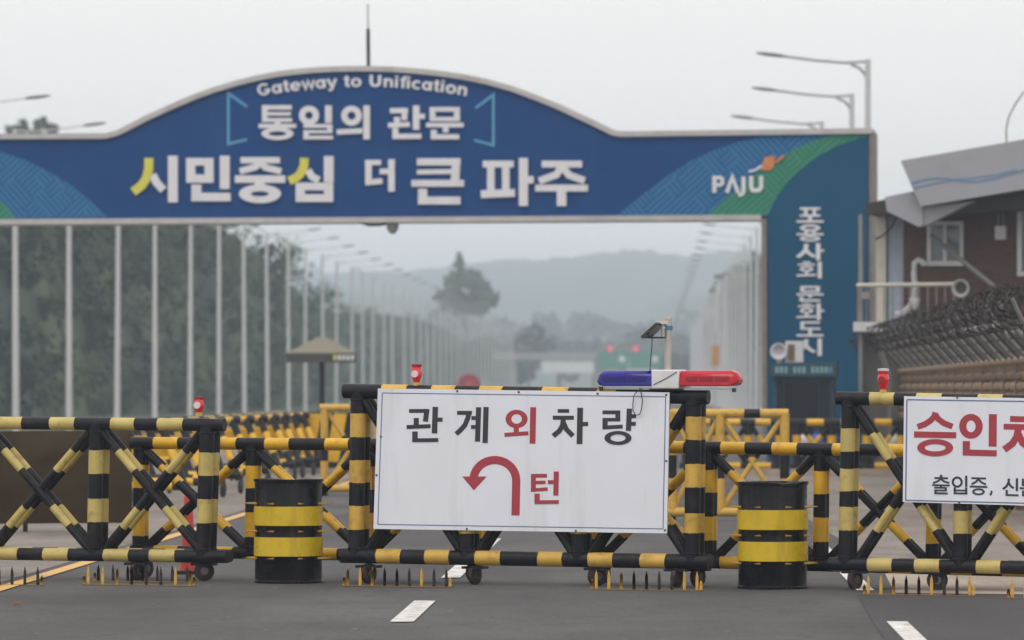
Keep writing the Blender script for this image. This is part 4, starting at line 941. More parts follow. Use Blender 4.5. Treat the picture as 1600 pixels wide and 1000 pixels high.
# vertical words on the pillar
V = {
 'po': Ls(([(12, 8), (88, 8)], 15), ([(34, 10), (34, 52)], 13), ([(66, 10), (66, 52)], 13), ([(12, 54), (88, 54)], 14), ([(50, 56), (50, 88)], 14), ([(0, 92), (100, 92)], 15)),
 'yong': [('E', 50, 20, 38, 21, 22, 8), ('E', 50, 84, 38, 17, 22, 5)] + Ls(([(35, 40), (35, 58)], 12), ([(65, 40), (65, 58)], 12), ([(0, 58), (100, 58)], 12)),
 'sa': Ls(([(36, 4), (34, 36), (22, 62), (3, 84)], 16), ([(36, 42), (46, 62), (68, 82)], 15), ([(80, 0), (80, 102)], 16), ([(85, 45), (102, 45)], 13)),
 'hoe': Ls(([(22, 4), (52, 4)], 10), ([(5, 18), (68, 18)], 11), ([(37, 62), (37, 80)], 12), ([(0, 86), (72, 82)], 13), ([(86, 0), (86, 104)], 15)) + [('E', 37, 45, 25, 18, 12, 7)],
 'mun': [('B', 14, 4, 86, 42, 28, 16, 72, 30)] + Ls(([(0, 56), (100, 56)], 13), ([(50, 56), (50, 76)], 13), ([(18, 70), (18, 100)], 14), ([(12, 94), (88, 94)], 14)),
 'hwa': Ls(([(22, 4), (52, 4)], 10), ([(5, 18), (68, 18)], 11), ([(37, 62), (37, 80)], 12), ([(0, 86), (72, 82)], 13), ([(82, 0), (82, 104)], 15), ([(86, 46), (103, 46)], 13)) + [('E', 37, 45, 25, 18, 12, 7)],
 'do': Ls(([(14, 8), (86, 8)], 14), ([(21, 8), (21, 50)], 14), ([(14, 48), (88, 48)], 14), ([(50, 50), (50, 86)], 14), ([(0, 92), (100, 92)], 15)),
 'si': Ls(([(36, 4), (34, 36), (22, 62), (3, 84)], 16), ([(36, 42), (46, 62), (68, 82)], 15), ([(86, 0), (86, 104)], 16)),
}
for nm, y0, y1 in (('po', 324, 348), ('yong', 351, 377), ('sa', 380, 406), ('hoe', 409, 434), ('mun', 446, 471), ('hwa', 474, 499), ('do', 502, 526), ('si', 529, 555)):
    GL(V[nm], xf=lambda p, y0=y0, y1=y1: (1245 + p[0] * 0.42, y0 + p[1] * (y1 - y0) / 100), dep=0.05)
# English line bent along the arch
def arcp(cx_, cy_, rx_a, ry_a, a0_, a1_, n=18): return [(cx_ + rx_a * math.cos(R(a0_ + (a1_ - a0_) * i / n)), cy_ + ry_a * math.sin(R(a0_ + (a1_ - a0_) * i / n))) for i in range(n + 1)]
SW = 0.19
ENG = {
 'G': ([('L', arcp(0.44, 0.5, 0.33, 0.41, 42, 345), SW), ('L', [(0.46, 0.42), (0.85, 0.42)], 0.17)], 0.96),
 'a': ([('E', 0.31, 0.36, 0.31, 0.38, 0.13, 0.20), ('L', [(0.57, 0.74), (0.57, 0.0)], SW)], 0.76),
 't': ([('L', [(0.20, 0.95), (0.20, 0.16), (0.27, 0.08), (0.40, 0.07)], SW), ('L', [(0.0, 0.68), (0.40, 0.68)], 0.15)], 0.47),
 'e': ([('L', arcp(0.35, 0.36, 0.26, 0.29, 0, 318), SW), ('L', [(0.12, 0.36), (0.70, 0.36)], 0.14)], 0.77),
 'w': ([('L', [(0.06, 0.74), (0.24, 0.05), (0.44, 0.68), (0.64, 0.05), (0.82, 0.74)], 0.17)], 0.92),
 'y': ([('L', [(0.06, 0.74), (0.33, 0.06)], SW), ('L', [(0.60, 0.74), (0.28, -0.19), (0.08, -0.21)], SW)], 0.70),
 'o': ([('E', 0.36, 0.36, 0.36, 0.39, 0.16, 0.20)], 0.80),
 'U': ([('L', [(0.14, 1.0), (0.14, 0.36), (0.22, 0.15), (0.42, 0.08), (0.62, 0.15), (0.70, 0.36), (0.70, 1.0)], 0.21)], 0.97),
 'n': ([('L', [(0.11, 0.74), (0.11, 0.0)], SW), ('L', [(0.14, 0.50), (0.24, 0.63), (0.38, 0.66), (0.50, 0.58), (0.54, 0.42), (0.54, 0.0)], SW)], 0.74),
 'i': ([('L', [(0.12, 0.74), (0.12, 0.0)], SW), ('L', [(0.12, 1.0), (0.12, 0.84)], SW)], 0.34),
 'f': ([('L', [(0.22, 0.0), (0.22, 0.78), (0.29, 0.91), (0.44, 0.93)], SW), ('L', [(0.03, 0.68), (0.42, 0.68)], 0.15)], 0.45),
 'c': ([('L', arcp(0.36, 0.36, 0.26, 0.29, 48, 312), SW)], 0.70),
}
words = 'Gateway to Unification'
total = sum(0.42 if ch == ' ' else ENG[ch][1] for ch in words) - 0.06
kx = 326.0 / total; pen = 0.0
for ch in words:
    if ch == ' ': pen += 0.42; continue
    items, adv = ENG[ch]
    def xf(p, pen=pen):
        px = 404 + (pen + p[0]) * kx; dx = (px - 568) / 163; hh_ = p[1] * 18.5
        return (px + hh_ * 30 * dx / 163, 135.5 + 15 * dx * dx - hh_)
    GL(items, xf=xf, dep=0.05); pen += adv
# mast on the arch
mb = MB(); a, b = g.at(569, 105, GD / 2), g.at(568, 4, GD / 2)
mb.tube(a, a + (b - a) * 0.62, 0.045, 10, 'dark_plastic'); mb.tube(a + (b - a) * 0.62, b, 0.014, 8, 'iron_dark'); mb.build('mast', tG)
# camera under the beam
uc, zc = g(610, 350); c = g.world(610, 0.3)
tcam = thing('security_camera', (c[0], c[1], g(610, 347)[1]), -g.th, 'small grey security camera hanging under the gateway beam', 'camera')
mb = MB(); mb.box((0, 0, -0.05), (0.26, 0.2, 0.08), 'lamp_grey'); mb.build('mount', tcam)
mb = MB(); mb.lathe([(0.14, -0.05), (0.13, -0.16), (0.07, -0.24), (0.01, -0.27)], 'lamp_grey', 16); mb.build('dome', tcam)
mb = MB(); mb.path([(-0.8, 0, 0.02), (-0.55, 0, -0.06), (-0.3, 0, -0.06), (-0.1, 0, -0.02)], 0.03, 8, 'iron_dark'); mb.build('cable', tcam)

# ------------------------------------------------------------------ street lamps
SP = 17.4
lampL = None
def make_lamp(sgn, label, group, H=10.0, thin=False):
    t = thing('street_lamp', (0, 0, 0), 0, label, 'street lamp', group)
    mb = MB(); mb.tube((0, 0, 0), (0, 0, H), 0.115, 14, 'lamp_pole', r1=0.075); mb.build('pole', t)
    mb = MB(); mb.box((0, 0, 0.03), (0.4, 0.4, 0.06), 'lamp_grey'); mb.build('base_plate', t)
    pts = [(0, 0, H - 0.62), (sgn * 0.06, 0, H - 0.40), (sgn * 0.22, 0, H - 0.22), (sgn * 0.45, 0, H - 0.12)]
    am, ar = ('lamp_pole', 0.024) if thin else ('lamp_grey', 0.04)
    mb = MB(); mb.path(pts, 0.03 if thin else 0.045, 8, am)
    mb.path([(0, 0, H - 0.05), (sgn * 0.6, 0, H - 0.085), (sgn * 1.4, 0, H - 0.02), (sgn * 2.3, 0, H + 0.10)], ar, 8, am); mb.build('arm', t)
    mb = MB(); mb.lathe([(0.03, 0), (0.075, 0.05), (0.10, 0.2), (0.10, 0.5), (0.05, 0.72), (0.01, 0.75)], 'lamp_head', 12, axis='X')
    mb.v = [(sgn * (x + 2.2), y * 1.2, z * 0.55 + H + 0.095 + 0.11 * x) for x, y, z in mb.v]
    mb.build('lamp_head', t)
    return t
left_x = [-170, -85, 25, 108, 183, 242, 297, 342, 382, 418, 451, 477, 505, 525, 550, 567, 582, 600, 613, 632]
for i in range(44):
    n = i - 2; D = SP * (n + 10.5)
    if i < len(left_x) and i >= 2: X = (left_x[i] - 800) * D / F
    elif i < 2: X = -0.0236 * 0 + (25 - 800) * SP * 10.5 / F - 0.0245 * SP * (2 - i)
    else:
        xp = 985 - 10043.0 / (n + 10.5) + 12; X = (xp - 800) * D / F
    if n < 0: lb = 'street lamp on the left whose head only shows above the gateway, %s one' % ('upper' if n == -2 + 1 else 'nearest')
    elif n < 16: lb = 'pale lamp post, %s from the left in the row along the left roadside' % ORD[n]
    else: lb = 'thin hazy lamp post in the packed far end of the left row'
    if lampL is None:
        lampL = make_lamp(1, lb, 'street lamps along the left roadside', thin=True); lampL.location = (X, D, 0)
    else: lo = dup(lampL, (X, D, 0), random.uniform(-0.05, 0.05), lb); lo.rotation_euler.y = R(random.uniform(-0.35, 0.35))
lampR = None
for m_ in range(40):
    D = SP * (m_ + 8.6); xp = [1356, 1331, 1284][m_] if m_ < 3 else 1020 + 2840 / (m_ + 8.6)
    X = (xp - 800) * D / F
    if m_ < 3: lb = ['tallest street lamp rising behind the right pillar of the gateway', 'middle-height street lamp behind the right end of the gateway', 'lowest lamp arm showing above the right part of the gateway'][m_]
    elif m_ < 8: lb = 'pale lamp post, %s from the right seen through the gateway opening, right row' % ORD[m_ - 3]
    else: lb = 'thin hazy lamp post in the packed far end of the right row'
    if m_ in (0, 3):
        lampR = make_lamp(-1, lb, 'street lamps along the right roadside', 10.32, thin=m_ > 0); lampR.location = (X, D, 0)
    else: lo = dup(lampR, (X, D, 0), random.uniform(-0.05, 0.05), lb); lo.rotation_euler.y = R(random.uniform(-0.3, 0.3)) if m_ > 2 else 0.0

# ------------------------------------------------------------------ booth
pb = Plane(1255, 117, 0.10)
tb = pb.thing('guard_booth', 'dark teal guard booth with a lettered fascia in front of the right pillar', 'booth')
def bq(pl, p, y0, y1, m, nm, par, ms=None):
    mb = MB(); mb.prism([pl(*q) for q in p], y0, y1, m, ms); return mb.build(nm, par)
bq(pb, [(1203, 569), (1306, 565), (1306, 588), (1203, 588)], -0.15, 1.5, 'booth_teal', 'roof', tb)
wl = bq(pb, [(1208, 588.5), (1302, 588.5), (1302, 730), (1208, 730)], 0.03, 1.4, 'booth_teal', 'wall', tb)
bq(pb, [(1226, 598), (1278, 598), (1278, 690), (1226, 690)], 0.0, 0.06, 'booth_glass', 'window', wl)
bq(pb, [(1214, 594), (1224, 594), (1224, 725), (1214, 725)], 0.005, 0.06, 'booth_dark', 'frame', wl)
bq(pb, [(1280, 594), (1297, 594), (1297, 725), (1280, 725)], 0.005, 0.06, 'booth_dark', 'frame', wl)
for x in range(1212, 1300, 7):
    m_ = 'booth_sign' if x < 1292 else 'tape_blue'
    if x in (1233, 1261): continue
    bq(pb, [(x, 573), (x + 5, 573), (x + 5, 583), (x, 583)], -0.162, -0.15, m_, 'fascia_plate', tb)
c = pb.world(1240, 0.4)
t = thing('air_conditioner', (c[0], c[1], pb(1240, 566)[1]), -pb.th, 'pale air conditioner unit on the roof of the guard booth', 'air conditioner')
mb = MB(); mb.box((0, 0, 0.22), (0.36, 0.3, 0.44), 'house_white'); mb.build('case', t)
mb = MB(); mb.box((-0.06, -0.16, 0.2), (0.14, 0.02, 0.34), 'wood_brown'); mb.build('grille', t)
c = pb.world(1216, 0.3)
t = thing('horn_loudspeaker', (c[0], c[1], pb(1216, 567)[1]), -pb.th, 'round pale loudspeaker on the booth roof beside the air conditioner', 'loudspeaker')
mb = MB(); mb.lathe([(0.12, 0.0), (0.165, -0.12), (0.175, -0.16), (0.15, -0.16), (0.06, -0.02)], 'house_white', 20, c=(0, 0, 0.24), axis='Y'); mb.build('horn', t)
mb = MB(); mb.box((0, 0.04, 0.06), (0.1, 0.12, 0.12), 'house_cream'); mb.build('stand', t)

# ------------------------------------------------------------------ guard house on the right
h = Plane(1450, 117, 0.25)
tH = h.thing('guard_house', 'brown brick guard house with a folded grey roof fascia, at the right edge', 'building')
bq(h, [(1398, 318), (1760, 300), (1760, 508), (1398, 508)], 1.0, 6.0, 'brick_brown', 'upper_wall', tH)
bq(h, [(1341, 520), (1760, 520), (1760, 740), (1341, 740)], 0.4, 6.0, 'house_concrete', 'lower_wall', tH)
bq(h, [(1336, 503), (1700, 509), (1700, 520), (1336, 518)], -0.2, 6.0, 'house_white', 'balcony_slab', tH)
bq(h, [(1352, 330), (1368, 330), (1368, 502), (1352, 502)], 1.2, 1.5, 'house_cream', 'column', tH)
bq(h, [(1370, 326), (1394, 324), (1394, 502), (1370, 502)], 1.3, 1.5, 'house_lightblue', 'side_panel', tH)
bq(h, [(1340, 335), (1346, 335), (1346, 640), (1340, 640)], 0.1, 0.25, 'rail_grey', 'corner_post', tH)
bq(h, [(1346, 318), (1400, 306), (1400, 330), (1390, 333), (1350, 335)], 0.3, 4.0, 'house_dark', 'eaves', tH)
bq(h, [(1394, 326), (1452, 321), (1600, 296), (1760, 268), (1760, 312), (1540, 332), (1394, 339)], -0.3, 4.0, 'house_dark', 'eaves', tH)
bq(h, [(1392.6, 309.8), (1436.6, 300.5), (1452, 324), (1452, 353.8), (1445, 356), (1396, 331.8)], -0.75, -0.45, 'house_grey', 'fascia', tH)
bq(h, [(1452.3, 325), (1531, 316), (1452.3, 355)], -0.70, -0.42, 'house_grey', 'fascia', tH)
fa = bq(h, [(1420.5, 254), (1760, 195), (1760, 274), (1452, 324.7), (1437.7, 294.4)], -1.0, -0.78, 'house_grey', 'fascia', tH)
mb = MB(); strokes(mb, h, [('L', [(1437, 290), (1455, 284), (1474, 281.5), (1492, 282), (1507, 284.5), (1524, 286.5), (1540, 286.7), (1570, 281), (1600, 272), (1640, 262), (1700, 258)], 3.2), ('L', [(1440, 297), (1470, 290), (1500, 284), (1530, 281), (1570, 276), (1600, 268)], 2.4)], -1.008, -1.0, 'house_blue', step=0.001); mb.build('wave_stripe', fa)
# roof slab behind the fascia so that it has depth
bq(h, [(1425, 257), (1760, 199), (1760, 206), (1428, 264)], -0.775, 5.0, 'house_grey', 'roof', tH)
# window
wf = MB()
strokes(wf, h, [('B', 1436, 344, 1493, 414, 1442, 350, 1488, 406)], 0.93, 1.01, 'house_white'); strokes(wf, h, [('L', [(1464, 349), (1464, 407)], 5)], 0.94, 1.01, 'house_white')
strokes(wf, h, [('L', [(1434, 411), (1494, 411)], 6)], 0.86, 0.92, 'house_white')
wo_ = wf.build('window', tH)
bq(h, [(1442, 350), (1488, 350), (1488, 406), (1442, 406)], 0.97, 0.99, 'glass_dark', 'pane', wo_)
wf = MB(); strokes(wf, h, [('B', 1578, 322, 1640, 430, 1585, 329, 1633, 423)], 0.93, 1.01, 'house_white'); w2 = wf.build('door', tH)
bq(h, [(1585, 329), (1633, 329), (1633, 423), (1585, 423)], 0.97, 0.99, 'glass_dark', 'pane', w2)
# railing
mb = MB(); mb.tube(h.at(1340, 446, -0.1), h.at(1512, 444, -0.1), 0.045, 10, 'house_cream'); mb.build('handrail', tH)
for k in range(13):
    x = 1342 + k * 13.6; mb = MB(); mb.tube(h.at(x, 504, -0.1), h.at(x, 446, -0.1), 0.016, 8, 'rail_grey'); mb.build('baluster', tH)
mb = MB(); mb.tube(h.at(1452, 367, 0.2), h.at(1560, 449, -0.5), 0.05, 10, 'arm_grey'); mb.build('stay', tH)
mb = MB(); mb.path([h.at(x, y, 0.6) for x, y in ((1437, 413), (1433, 408), (1427, 405), (1421, 410), (1420, 425), (1422, 445), (1421, 462), (1414, 478), (1404, 487), (1392, 491))], 0.06, 10, 'house_white'); mb.build('vent_pipe', tH)
mb = MB(); a = h.at(1553, 362, 0.9); mb.box(a, (0.22, 0.2, 0.28), 'house_white'); mb.tube(a + Vector((-0.05, 0, 0.14)), a + Vector((-0.05, 0, 0.4)), 0.02, 8, 'rail_grey'); mb.tube(a + Vector((0.05, 0, 0.14)), a + Vector((0.05, 0, 0.4)), 0.02, 8, 'rail_grey'); mb.build('wall_lamp', tH)
mb = MB(); a = h.at(1507, 451, -0.4); mb.lathe([(0.05, 0.25), (0.10, 0.1), (0.17, -0.08), (0.185, -0.1), (0.16, -0.1), (0.08, 0.05)], 'horn_grey', 22, c=a, axis='Y'); mb.lathe([(0.115, -0.02), (0.10, 0.0)], 'house_dark', 18, c=a, axis='Y')
o = mb.build('horn_loudspeaker'); o.location = (0, 0, 0)
T = Matrix.Translation(h.loc()) @ Matrix.Rotation(-h.th, 4, 'Z')
o.data.transform(T); tag(o, 'grey horn loudspeaker with a dark throat on the guard house railing', 'loudspeaker')
mb = MB(); a = h.at(1433, 474, -0.3); mb.lathe([(0.02, -0.14), (0.07, -0.06), (0.11, 0.08), (0.11, 0.10), (0.01, 0.11)], 'house_white', 16, c=a); mb.tube(a + Vector((0, 0, 0.1)), a + Vector((0, 0.2, 0.3)), 0.015, 8, 'rail_grey'); mb.build('floodlight', tH)
mb = MB(); mb.path([h.at(x, y, -0.5) for x, y in ((1579, 228), (1578, 205), (1582, 185), (1592, 165), (1606, 145))], 0.018, 8, 'rail_grey'); mb.build('antenna', tH)
mb = MB(); mb.path([h.at(x, y, 1.0) for x, y in ((1390, 332), (1380, 352), (1366, 366), (1354, 372))], 0.02, 6, 'house_dark'); mb.build('cable', tH)
mb = MB(); mb.box(h.at(1358, 462, -0.3), (0.2, 0.2, 0.14), 'rail_grey'); mb.build('floodlight', tH)

# ------------------------------------------------------------------ wall with wire on the right
a0, a1 = Vector(((1385 - 800) * 126 / F, 126, 0)), Vector(((1660 - 800) * 70 / F, 70, 0))
dv = (a1 - a0); WL = dv.length; wa = math.atan2(dv.y, dv.x)
tW = thing('boundary_fence', a0, wa, 'brown slatted boundary fence with leaning arms, right of the road', 'fence')
# local x runs towards the camera, local -y faces the road
NBAY = 20; bay = WL / NBAY; Zr = 2.02
def WM(fn, name, par=tW, stuff=False):
    mb = MB(); fn(mb); o = mb.build(name, par)
    if stuff: o['kind'] = 'stuff'
    return o
side = 1 if (Matrix.Rotation(-wa, 3, 'Z') @ Vector((-1, 0, 0))).y > 0 else -1      # local y sign that points to the road (-X)
for k in range(NBAY + 1):
    x = k * bay
    WM(lambda m: m.box((x, 0, Zr / 2 + 0.02), (0.13, 0.13, Zr + 0.04), 'wood_brown'), 'post')
    o = WM(lambda m: (m.tube((x, side * 0.02, Zr), (x, side * 0.50, Zr + 0.52), 0.035, 6, 'arm_grey'), m.tube((x, side * 0.50, Zr + 0.52), (x, side * 0.62, Zr + 0.78), 0.03, 6, 'arm_grey')), 'arm')
    if k < NBAY:
        o = WM(lambda m: m.tube((x + bay / 2, side * 0.02, Zr), (x + bay / 2, side * 0.50, Zr + 0.52), 0.03, 6, 'iron_dark'), 'arm')
        def slats(m):
            for j in range(13):
                z = 0.12 + j * 0.145; wv = 0.012 * (-1) ** (k + j)
                pts = [(x + 0.07 + (bay - 0.14) * q_ / 6, side * (0.02 + 0.02 * math.sin(q_ * 2.1 + j)), z + 0.012 * math.sin(q_ * 1.9 + j * 1.3)) for q_ in range(7)]
                m.path(pts, 0.055, 6, 'wood_tan' if j % 2 else 'wood_brown')
        WM(slats, 'slat_panel', stuff=True)
WM(lambda m: m.tube((0, side * 0.05, Zr), (WL, side * 0.05, Zr + 0.06), 0.055, 10, 'wood_tan'), 'top_rail')
for j, (oy, oz) in enumerate(((0.16, 0.18), (0.30, 0.33), (0.44, 0.47))):
    WM(lambda m: m.tube((0, side * oy, Zr + oz), (WL, side * oy, Zr + oz), 0.012, 6, 'wire'), 'strand')
def coil(m, cy, cz, r, turns, ph, wr=0.014):
    pts = []; n = turns * 12
    for i in range(n + 1):
        t = i / n; a = 2 * math.pi * turns * t + ph; rr = r * (1 + 0.12 * math.sin(i * 0.37))
        pts.append((WL * t + 0.10 * math.sin(a * 2.3), side * cy + rr * math.cos(a), cz(t) + rr * math.sin(a)))
    m.path(pts, wr, 4, 'wire')
    for i in range(0, n, 2):
        p = Vector(pts[i]); d = Vector((random.uniform(-1, 1), random.uniform(-1, 1), random.uniform(-1, 1))).normalized() * 0.07
        m.add([p - d, p + d, p + Vector((0.012, 0.01, 0.02)), p - Vector((0.01, 0.012, 0.02))], [(0, 2, 1, 3)], 'wire')
zc_ = lambda t: Zr + 0.60 + 0.02 * t
tw2 = thing('razor_wire', a0, wa, 'tangled dark coils of razor wire along the top of the boundary fence', 'razor wire')
WM(lambda m: coil(m, 0.50, zc_, 0.19, 62, 0.0, 0.010), 'coil', tw2, True)
WM(lambda m: coil(m, 0.60, lambda t: Zr + 0.74 + 0.02 * t, 0.19, 56, 1.3, 0.010), 'coil', tw2, True)
WM(lambda m: coil(m, 0.40, lambda t: Zr + 0.74 + 0.02 * t, 0.17, 52, 2.1, 0.010), 'coil', tw2, True)
# bent post in front of the fence end
pq = Plane(1385, 112, 0)
t = pq.thing('bent_post', 'pale bent steel post in front of the fence end, behind the right beacon', 'post')
mb = MB(); mb.path([pq.at(1392, 735), pq.at(1391, 620), pq.at(1389, 590), pq.at(1382, 565), pq.at(1376, 550)], 0.055, 8, 'arm_grey'); mb.build('tube', t)

# ------------------------------------------------------------------ far signs, toll canopy
pt = Plane(980, 860, 0.0)
tT = pt.thing('sign_gantry', 'green overhead road sign gantry with two red lights, far down the road', 'sign gantry')
for xl, xr in ((932, 982), (984, 1033)): bq(pt, [(xl, 549), (xr, 549), (xr, 576), (xl, 576)], 0, 0.3, 'sign_green', 'sign_panel', tT)
for x in (972, 1023):
    mb = MB(); u, z = pt(x, 561); mb.lathe([(0.5, -0.06), (0.5, 0)], 'sign_pale', 16, c=(u, 0, z), axis='Y'); mb.build('route_marker', tT)
for x in (953, 993):
    mb = MB(); u, z = pt(x, 545); mb.lathe([(0.48, -0.2), (0.48, 0.05)], 'lit_red', 16, c=(u, 0, z), axis='Y'); mb.build('red_light', tT)
for x in (934, 1031):
    mb = MB(); mb.tube((pt(x, 540)[0], 0.4, 0), (pt(x, 540)[0], 0.4, pt(x, 543)[1]), 0.15, 10, 'far_concrete'); mb.build('post', tT)
mb = MB(); mb.tube(pt.at(930, 550, 0.4), pt.at(1035, 550, 0.4), 0.1, 8, 'far_concrete'); mb.build('crossbeam', tT)
pt2 = Plane(860, 1000, 0.0)
tO = pt2.thing('overpass', 'pale concrete overpass crossing the road in the far haze', 'overpass')
bq(pt2, [(770, 551), (935, 551), (935, 562), (770, 562)], 0, 4, 'far_concrete', 'deck', tO)
for x in (800, 870, 925): bq(pt2, [(x, 563), (x + 8, 563), (x + 8, 640), (x, 640)], 1, 3, 'far_concrete', 'pier', tO)
bq(pt2, [(846, 565), (928, 565), (928, 583), (846, 583)], -0.6, -0.3, 'sign_pale', 'sign_panel', tO)
prs = Plane(733, 330, 0.0)
t = prs.thing('round_sign', 'round red road sign on a post, peeping over the big sign board', 'sign')
mb = MB(); u, z = prs(733, 603); mb.lathe([(0.70, 0.0), (0.70, 0.02)], 'disc_red', 28, c=(u, 0, z), axis='Y'); mb.build('disc', t)
mb = MB(); mb.lathe([(0.33, -0.004), (0.33, 0.0)], 'cone_dark', 24, c=(u, 0, z), axis='Y'); mb.build('symbol', t)
mb = MB(); mb.tube((u, 0.05, 0), (u, 0.05, z + 0.3), 0.06, 10, 'lamp_grey'); mb.build('post', t)
pos = Plane(1118, 330, 0.0)
t = pos.thing('hanging_sign', 'narrow orange sign fixed among the right lamp posts', 'sign')
bq(pos, [(1112, 540), (1124, 540), (1124, 572), (1112, 572)], 0, 0.05, 'orange_sign', 'panel', t)
mb = MB(); mb.tube((0, 0.08, 0), (0, 0.08, pos(1118, 520)[1]), 0.06, 10, 'lamp_grey'); mb.build('post', t)

# ------------------------------------------------------------------ vegetation
rng = np.random.default_rng(11)
def leaf_mesh(name, crowns, leaf, per, m, trunks=None):
    """crowns: rows (x,y,z, rx,ry,rz, n). leaf-sized quads spread in clumps through the crown volume"""
    P = []; S = []; O = []
    for (x, y, z, rx, ry, rz, n) in crowns:
        n = int(n); nc = max(6, n // 40)
        cd = rng.normal(size=(nc, 3)); cd /= np.linalg.norm(cd, axis=1)[:, None]
        cr = rng.uniform(0.35, 0.95, size=(nc, 1)) ** 0.6
        cc = cd * cr
        idx = rng.integers(0, nc, size=n)
        pts = cc[idx] + rng.normal(scale=0.13, size=(n, 3))
        O.append(pts / np.maximum(np.linalg.norm(pts, axis=1)[:, None], 0.05) + np.array([0, 0, 0.35]))
        P.append(pts * np.array([rx, ry, rz]) + np.array([x, y, z])); S.append(np.full(n, leaf) * rng.uniform(0.6, 1.4, n))
    P = np.concatenate(P); S = np.concatenate(S); N = len(P)
    nv = np.concatenate(O) + rng.normal(scale=0.42, size=(N, 3)); nv /= np.linalg.norm(nv, axis=1)[:, None]   # leaves face out and up
    a = np.cross(nv, rng.normal(size=(N, 3))); a /= np.linalg.norm(a, axis=1)[:, None]
    b = np.cross(nv, a); b /= np.linalg.norm(b, axis=1)[:, None]
    a *= S[:, None] * 0.5; b *= S[:, None] * 0.4
    V_ = np.stack([P - a, P + b, P + a, P - b], 1).reshape(-1, 3)
    me = bpy.data.meshes.new(name); me.vertices.add(4 * N); me.vertices.foreach_set('co', V_.astype(np.float32).ravel())
    me.loops.add(4 * N); me.loops.foreach_set('vertex_index', np.arange(4 * N, dtype=np.int32))
    me.polygons.add(N); me.polygons.foreach_set('loop_start', np.arange(0, 4 * N, 4, dtype=np.int32)); me.polygons.foreach_set('loop_total', np.full(N, 4, dtype=np.int32))
    me.materials.append(MATS[m]); me.update(calc_edges=True); me.validate()
    o = bpy.data.objects.new(name, me); C.objects.link(o); return o
# wooded slope on the left: crest followed in the ground plan
crest = [(-120, 182, 270), (0, 196, 280), (60, 205, 285), (200, 235, 320), (310, 270, 350), (385, 318, 380), (420, 346, 400), (448, 378, 430), (472, 406, 465), (494, 436, 520), (525, 446, 590), (560, 452, 660), (600, 458, 740), (640, 466, 820), (690, 485, 950), (745, 520, 1150)]
hill_v, hill_f = [], []
cx = np.array([c[0] for c in crest]); cyy = np.array([c[1] for c in crest]); cD = np.array([c[2] for c in crest]) * 1.2
crowns = []
for x in np.arange(-120, 745, 17.0):
    yt = np.interp(x, cx, cyy); D = np.interp(x, cx, cD); zt = EYE + (HZ - yt) * D / F; k_ = max(0.75, D / 420)
    if x > 470: k_ *= 0.72
    rows = max(3, int(zt / (2.3 * k_)))
    for j in range(rows):
        f = (j + rng.uniform(0.1, 1.0)) / rows
        d = D - 42 * (1 - f) + rng.uniform(-5, 5); xx = (x + rng.uniform(-14, 14) - 800) * D / F
        r = rng.uniform(1.5, 3.3) * k_; z = max(r * 0.5, zt * f - r * rng.uniform(0.75, 1.1))
        crowns.append((xx, d, z, r, r, r * rng.uniform(0.75, 1.0), 420))
wood = leaf_mesh('wood', crowns, 0.34, 0, 'leaves'); wood['kind'] = 'stuff'
tag(wood, 'dense dark green woodland on the slope behind the left lamp row', 'woodland', kind='stuff')
# slope under the wood
mb = MB(); vs = []; n = 0
xs_ = list(np.arange(-140, 760, 25.0))
for x in xs_:
    yt = np.interp(x, cx, cyy); D = np.interp(x, cx, cD); zt = EYE + (HZ - yt) * D / F
    X = (x - 800) * D / F
    vs += [(X, D - 48, -0.01), (X, D - 6, max(0.6, zt - 3.4)), (X - 6, D + 60, max(0.3, zt - 4.0)), (X - 20, D + 200, -0.01)]
fs = [(4 * i + k, 4 * i + k + 1, 4 * i + 5 + k, 4 * i + 4 + k) for i in range(len(xs_) - 1) for k in range(3)]
mb.add(vs, fs, 'leaves', True); o = struct('hillside', mb)
# trees along the right roadside
crowns = []
for D, yt in ((520, 400), (560, 404), (610, 410), (670, 416), (740, 428), (820, 442), (900, 456), (1000, 474), (1150, 498)):
    zt = EYE + (HZ - yt) * D / F
    for k in range(9):
        X = (1185 - 800 - 0.16 * (D - 520)) * D / F + rng.uniform(0, 14)
        for j in range(4):
            z = zt * (j + 0.7) / 4.4; crowns.append((X + rng.uniform(-0.8, 0.8), D + rng.uniform(-12, 12), z, 3.4, 3.4, 2.6, 130))
rw = leaf_mesh('wood', crowns, 0.9, 0, 'leaves'); tag(rw, 'hazy strip of trees behind the right lamp row', 'woodland', kind='stuff')

def tree(label, px, D, ytop, xl, xr, yc0, lobes, n, group=None):
    X = (px - 800) * D / F; s = D / F
    t = thing('tree', (X, D, 0), 0, label, 'tree', group)
    zt = EYE + (HZ - ytop) * s
    mb = MB(); zc = EYE + (HZ - yc0) * s
    mb.tube((0, 0, 0), (0.1, 0, zc), 0.24, 10, 'bark', r1=0.14)
    for k in range(6):
        a = k * 1.05; wl_ = (xr - xl) * s * 0.22; mb.tube((0.05, 0, zc * (0.75 + 0.03 * k)), (math.cos(a) * wl_, math.sin(a) * wl_, zc + (zt - zc) * (0.2 + 0.07 * k)), 0.08, 6, 'bark', r1=0.02)
    mb.build('trunk', t)
    cr = [((lx - px) * s, rng.uniform(-0.6, 0.6), EYE + (HZ - ly) * s, rx * s, rx * s, ry * s, max(30, n * rx * ry / 700)) for lx, ly, rx, ry in lobes]
    o = leaf_mesh('crown', cr, 0.00085 * D, 0, 'leaves_tree'); o.parent = t
    return t
tree('lone round-crowned tree with a thin sprig on top, standing in the far haze', 728, 1000, 390, 680, 780, 500,
     [(728, 456, 40, 34), (700, 468, 24, 20), (757, 462, 26, 22), (742, 438, 26, 18), (714, 440, 22, 16), (735, 482, 34, 18), (724, 427, 20, 12), (720, 413, 11, 10), (719, 402, 6, 9)], 800)
